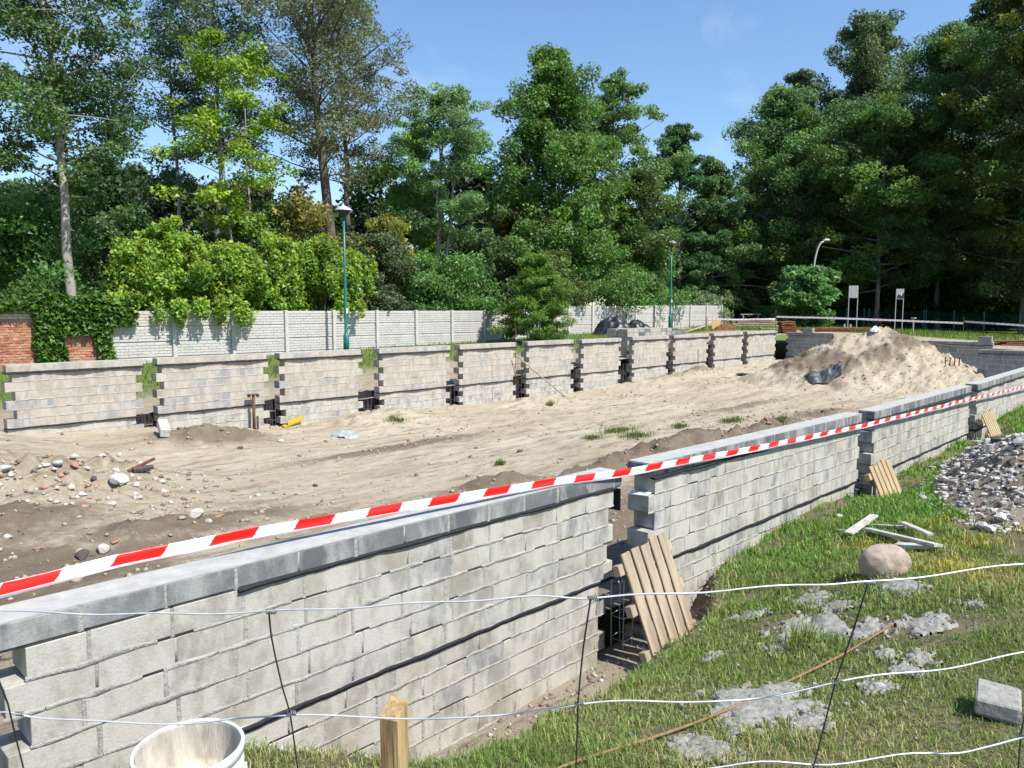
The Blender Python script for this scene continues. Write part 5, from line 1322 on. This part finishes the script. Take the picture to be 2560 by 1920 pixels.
p = on(862, 1092); heap_obj('plastic_bag', p, .34, .2, .14, M_BAG, 'crumpled pale blue plastic bag on the sand', 'bag', 15, YAW - R(90), .5, crumple=.3)
a_ = Vector(at_d(1288, 886, 15.86)); b_ = on(1413, 992); rod('long_pole', b_, a_, .022, M_WOOD, 'long thin pole leaning diagonally against the back row', 'pole')
a_ = on(1290, 1003); rod('thin_rod', a_, Vector(at_d(1289, 818, a_.y)), .010, M_RUST, 'thin upright rod at the gap left of the diagonal pole', 'rod')
a_ = on(1745, 925); rod('thin_rod', a_, Vector(at_d(1745, 875, a_.y)), .011, M_RUST, 'thin upright rod before the ninth back wall', 'rod')
p = on(1862, 938); root = bpy.data.objects.new('dark_plate', bevel_box('dark_plate', (.8, .5, .04), .005, .004, [M_FOIL], 2)); link(root); root.location = p + Vector((0, 0, .04)); root.rotation_euler = (.05, .03, .2); tag(root, 'flat dark plate lying on the sand before the heap', 'plate')
# dark foil on the heap
def foil_on(px, py, rx, ry, label, seed, m_):
    p = on(px, py); res = 22; xs = np.linspace(-1, 1, res); X, Y = np.meshgrid(xs, xs); X = X.ravel(); Y = Y.ravel(); r_ = np.array([AX[0], AY[0]]); f_ = np.array([AX[1], AY[1]])
    ed = 1 + .35 * fbm(X * 1.5, Y * 1.5, seed, 2)
    wx = p.x + X * rx * ed * r_[0] + Y * ry * ed * f_[0]; wy = p.y + X * rx * ed * r_[1] + Y * ry * ed * f_[1]
    cr = np.abs(fbm(X * 1.8, Y * 1.8, seed + 2, 3)) * .6 + .35 * np.abs(fbm(X * 4.5, Y * 4.5, seed + 6, 2))
    Z = g_in(wx, wy) + .05 + .5 * cr * (np.hypot(X, Y) < .95)
    j = (np.arange(res - 1)[:, None] * res + np.arange(res - 1)[None]).ravel(); Fc = np.stack([j, j + 1, j + 1 + res, j + res], 1)
    keep = np.hypot(X, Y)[Fc].mean(1) < 1.02
    o = mesh_np('foil_sheet', np.stack([wx, wy, Z], 1), Fc[keep], m_); tag(o, label, 'foil')
foil_on(2060, 938, .62, .42, 'crumpled dark grey foil on the foot of the big sand heap', 7, M_FOILG)
root = empty('bent_bars', on(2380, 915)); tag(root, 'row of four short rusty bent bars stuck in the sand heap', 'bars')
for k_ in range(4):
    mb = MB(); o_ = Vector((AX[0], AY[0], 0)) * (k_ - 1.5) * .16; mb.tube([o_, o_ + Vector((.02, 0, .2)), o_ + Vector((.04, .02, .3)), o_ + Vector((.07, .0, .27))], .022, 6); mb.build('bar', M_RUST, root)
p = on(2187, 826); heap_obj('white_bag', p - Vector((0, 0, .02)), .22, .16, .16, M_WHITE, 'small white bag on the crest of the sand heap', 'bag', 18, 0, .5)
# clods and pebbles on the sand
def scatter(name, n, xr, yr, fn, sizes, mats, seed, dens=None, label=None):
    r = np.random.default_rng(seed)
    X = r.uniform(*xr, n); Y = r.uniform(*yr, n)
    if dens is not None:
        k_ = r.uniform(0, 1, n) < dens(X, Y); X = X[k_]; Y = Y[k_]
    n = len(X); Z = fn(X, Y); s = r.choice(sizes, n) * r.uniform(.6, 1.4, n)
    base = np.array([(1, 0, -.1), (.25, .9, 0), (-.8, .55, -.1), (-.7, -.6, 0), (.4, -.85, -.1), (.1, .1, .75), (0, 0, -.6)])
    T = np.array([(0, 1, 5), (1, 2, 5), (2, 3, 5), (3, 4, 5), (4, 0, 5), (1, 0, 6), (2, 1, 6), (3, 2, 6), (4, 3, 6), (0, 4, 6)])
    an = r.uniform(0, 6.28, n); B = base[None] * (1 + .35 * r.uniform(-1, 1, (n, 7, 1)))
    c_, s_ = np.cos(an)[:, None], np.sin(an)[:, None]
    V = np.stack([(B[:, :, 0] * c_ - B[:, :, 1] * s_) * s[:, None] + X[:, None], (B[:, :, 0] * s_ + B[:, :, 1] * c_) * s[:, None] + Y[:, None], B[:, :, 2] * s[:, None] * .8 + Z[:, None] + s[:, None] * .15], 2).reshape(-1, 3)
    Fc = (T[None] + 7 * np.arange(n)[:, None, None]).reshape(-1, 3)
    o = mesh_np(name, V, Fc, mats, midx=np.repeat(r.integers(0, len(mats), n), 10))
    return tag(o, kind='stuff')
def dens_in(X, Y):
    s = soil_in(X, Y)[:, 0]
    return .10 + 1.0 * s + .8 * np.exp(-((X - 2.8) / 2.2) ** 2 - ((Y - 11) / 2.0) ** 2) + .5 * sstep(.05, .5, mound(X, Y)) + .35 * sstep(.12, .3, fbm(X * .8, Y * .8, 88))
M_CLOD = mat_simple('sand_clod', (.40, .33, .25), .97, .2, 30, col2=(.27, .22, .165), bmp=.4)
M_CLODD = mat_simple('earth_clod', (.22, .18, .135), .97, .2, 30, bmp=.4)
scatter('clods', 17000, (-1, 36), (4.3, 15.9), g_in, (.012, .016, .022, .03, .042), [M_CLOD, M_CLOD, M_CLODD, M_CLOD, M_CLOD], 5, dens_in)
scatter('pebbles', 2600, (1.2, 9), (2.5, 3.9), g_out, (.006, .01, .016, .024), [M_CLOD, M_STONEG, M_CLODD], 6, lambda X, Y: sstep(-.15, .1, Y - np.interp(X, LIP[:, 0], LIP[:, 1])))

def dens_sp(X, Y):
    d = np.zeros_like(X)
    for (sx, sy, sr) in SPW: d = np.maximum(d, np.exp(-((X - sx) ** 2 + (Y - sy) ** 2) / (sr * 1.15) ** 2))
    return d
scatter('mortar_crumbs', 5000, (2, 10), (.3, 3.6), lambda X, Y: g_out(X, Y) + .015, (.006, .009, .013, .02), [M_SPILL, M_SPILL], 9, dens_sp)
scatter('rubble_bits', 900, (.5, 5.5), (9.2, 13.2), g_in, (.02, .03, .045, .06), [M_STONEW, M_STONEG, M_STONEG, M_CLODD, M_BRICKB], 12, lambda X, Y: np.exp(-((X - 3.3) / 1.1) ** 2 - ((Y - 11.3) / .9) ** 2) + .06)
# ------------------------------------------------------------------ grass
def blades(name, X, Y, Z, Hh, Wd, col, r, lean=.6):
    n = len(X); an = r.uniform(0, 6.283, n); bend = r.uniform(.2, 1.0, n) * lean
    dx, dy = np.cos(an), np.sin(an); px_, py_ = -dy, dx
    # turn most blades broadside to no direction in particular: widths stay perpendicular to the bend
    b = np.stack([X, Y, Z], 1)
    m_ = b + np.stack([dx * bend * Hh * .35, dy * bend * Hh * .35, Hh * .6], 1)
    t_ = b + np.stack([dx * bend * Hh * 1.0, dy * bend * Hh * 1.0, Hh * (1.05 - .45 * bend)], 1)
    s = np.stack([px_ * Wd / 2, py_ * Wd / 2, Wd * 0], 1)
    V = np.stack([b - s, b + s, m_ + s * .8, m_ - s * .8, t_], 1).reshape(-1, 3)
    k_ = 5 * np.arange(n)[:, None]
    Fc = np.concatenate([k_ + np.array([[0, 1, 2]]), k_ + np.array([[0, 2, 3]]), k_ + np.array([[3, 2, 4]])])
    o = mesh_np(name, V, Fc, M_GRASS, None, np.repeat(col, 5, 0))
    return tag(o, kind='stuff')
def bank_grass():
    r = np.random.default_rng(5); N = 1300000
    X = r.uniform(.3, 24, N); Y = r.uniform(-4.9, 3.9, N)
    dep = X * AX[1] + Y * AY[1]; lat = X * AX[0] + Y * AY[0]
    k_ = (dep > 1.2) & (lat / dep < 1.5) & (lat / dep > -.72)
    pr = np.clip((3.6 / np.maximum(dep, 1)) ** 1.7, .05, 1) * .95 * np.where(lat > .8 * dep, .3, 1.0)
    k_ &= r.uniform(0, 1, N) < pr
    lip = np.interp(X, LIP[:, 0], LIP[:, 1]) + .12 * fbm(X * 2.2, Y * .6, 5)
    k_ &= Y < lip + .0 + .06 * r.normal(size=N)
    hp = heap(X, Y, 12.3, 2.05, 3.2, 1.05, .23, .66) + heap(X, Y, 14.5, 2.85, 1.2, .7, .2, .2) + heap(X, Y, 16.8, 1.95, 1.2, .6, .2, .4); k_ &= hp < .03
    bare = fbm(X * 1.6, Y * 1.6, 111, 4)
    k_ &= r.uniform(0, 1, N) < np.clip(1.05 - 2.6 * np.clip(bare - .08, 0, 1), .12, 1)
    for (sx, sy, sr) in SPW: k_ &= (np.hypot(X - sx, Y - sy) > sr * .75) | (r.uniform(0, 1, N) < .30)
    k_ &= ~((np.abs(X - 12.0) < .62) & (Y > 3.42)) & ~((np.abs(X - 18.8) < .7) & (Y > 3.45)) & ~((np.abs(X - 5.8) < .6) & (Y > 3.3))
    X, Y, dep, lip, bare = X[k_], Y[k_], dep[k_], lip[k_], bare[k_]; n = len(X)
    Z = g_out(X, Y) - .005
    far = sstep(5.5, 9, dep)
    Hh = (.032 + .036 * r.uniform(0, 1, n) ** 2) * (1 + 1.15 * far) * (1 + .7 * np.clip(fbm(X * 1.3, Y * 1.3, 112, 3), -.5, .8))
    edge = np.exp(-((Y - lip) / .22) ** 2); Hh *= 1 + .25 * edge
    for (tx, ty) in TUFTS: Hh *= 1 + 1.9 * np.exp(-((X - tx) ** 2 + (Y - ty) ** 2) / .03)
    Wd = .0042 * np.clip(dep / 3.2, 1, 4.5) * r.uniform(.7, 1.3, n)
    g1 = np.array((.125, .225, .028)); g2 = np.array((.095, .24, .028)); dry = np.array((.38, .345, .15)); yel = np.array((.38, .34, .06)); ol = np.array((.165, .235, .055))
    col = ol[None] * (1 - far[:, None]) + g2[None] * far[:, None]
    a1 = r.uniform(0, 1, n)[:, None]; col = np.where(a1 < .35, g1, col)
    dr = np.clip(.22 + .9 * fbm(X * .9, Y * .9, 113, 3), 0, .8) * (1 - .75 * far)
    col = np.where((r.uniform(0, 1, n) < dr)[:, None], dry, col)
    for (qx, qy, qr) in YELLOWS:
        e = np.exp(-((X - qx) ** 2 + (Y - qy) ** 2) / qr ** 2); col = np.where((r.uniform(0, 1, n) < e * .6)[:, None], yel, col)
    col = col * (1 + .35 * r.uniform(-1, 1, (n, 1)))
    blades('grass', X, Y, Z, Hh, Wd, np.clip(col, 0, 1), r, 1.0)
    return n
TUFTS = [(p.x, p.y) for p in (hit(2020, 1625), hit(2000, 1612), hit(690, 1850), hit(2480, 1500))]
YELLOWS = [(p.x, p.y, q) for p, q in ((hit(2390, 1425), .35), (hit(2480, 1445), .3), (hit(2330, 1400), .3), (hit(2160, 1370), .25), (hit(2440, 1362), .3), (hit(2520, 1320), .35), (hit(2370, 1310), .3))]
bank_grass()
def far_grass():
    r = np.random.default_rng(8)
    sets = []
    N = 26000; X = r.uniform(0, 46, N); Y = r.uniform(17.2, 25.3, N); g = soil_yard(X, Y)[:, 1]; k_ = r.uniform(0, 1, N) < g * .8
    sets.append((X[k_], Y[k_], .11, .022))
    N = 30000; X = r.uniform(37.5, 66, N); Y = r.uniform(-4, 33, N); g = soil_yard(X, Y)[:, 1]; k_ = r.uniform(0, 1, N) < g * .8
    sets.append((X[k_], Y[k_], .22, .03))
    X = np.concatenate([s[0] for s in sets]); Y = np.concatenate([s[1] for s in sets]); n = len(X)
    Hh = np.concatenate([np.full(len(s[0]), s[2]) for s in sets]) * r.uniform(.5, 1.7, n); Wd = np.concatenate([np.full(len(s[0]), s[3]) for s in sets])
    pal = np.array([(.10, .19, .02), (.12, .19, .025), (.18, .19, .05)]); col = pal[r.choice(3, n, p=(.5, .3, .2))] * (1 + .3 * r.uniform(-1, 1, (n, 1)))
    blades('meadow_grass', X, Y, g_yard(X, Y), Hh, Wd, col, r, .7)
    # green tufts on the sand
    X = []; Y = []
    for (px, py, q) in ((1830, 1055, .5), (1700, 1068, .3), (1950, 1055, .3), (990, 1052, .3), (1375, 1014, .2), (1250, 1162, .16), (1590, 1090, .5), (1480, 1098, .3), (1545, 1078, .6)):
        p = hit_in(px, py); k_ = int(900 * q); X.append(r.normal(p.x, q * .45, k_)); Y.append(r.normal(p.y, q * .25, k_))
    X = np.concatenate(X); Y = np.concatenate(Y); n = len(X)
    blades('weed_tufts', X, Y, g_in(X, Y), r.uniform(.05, .14, n), np.full(n, .009), np.array([(.10, .15, .03)]) * (1 + .4 * r.uniform(-1, 1, (n, 1))), r, .8)
far_grass()
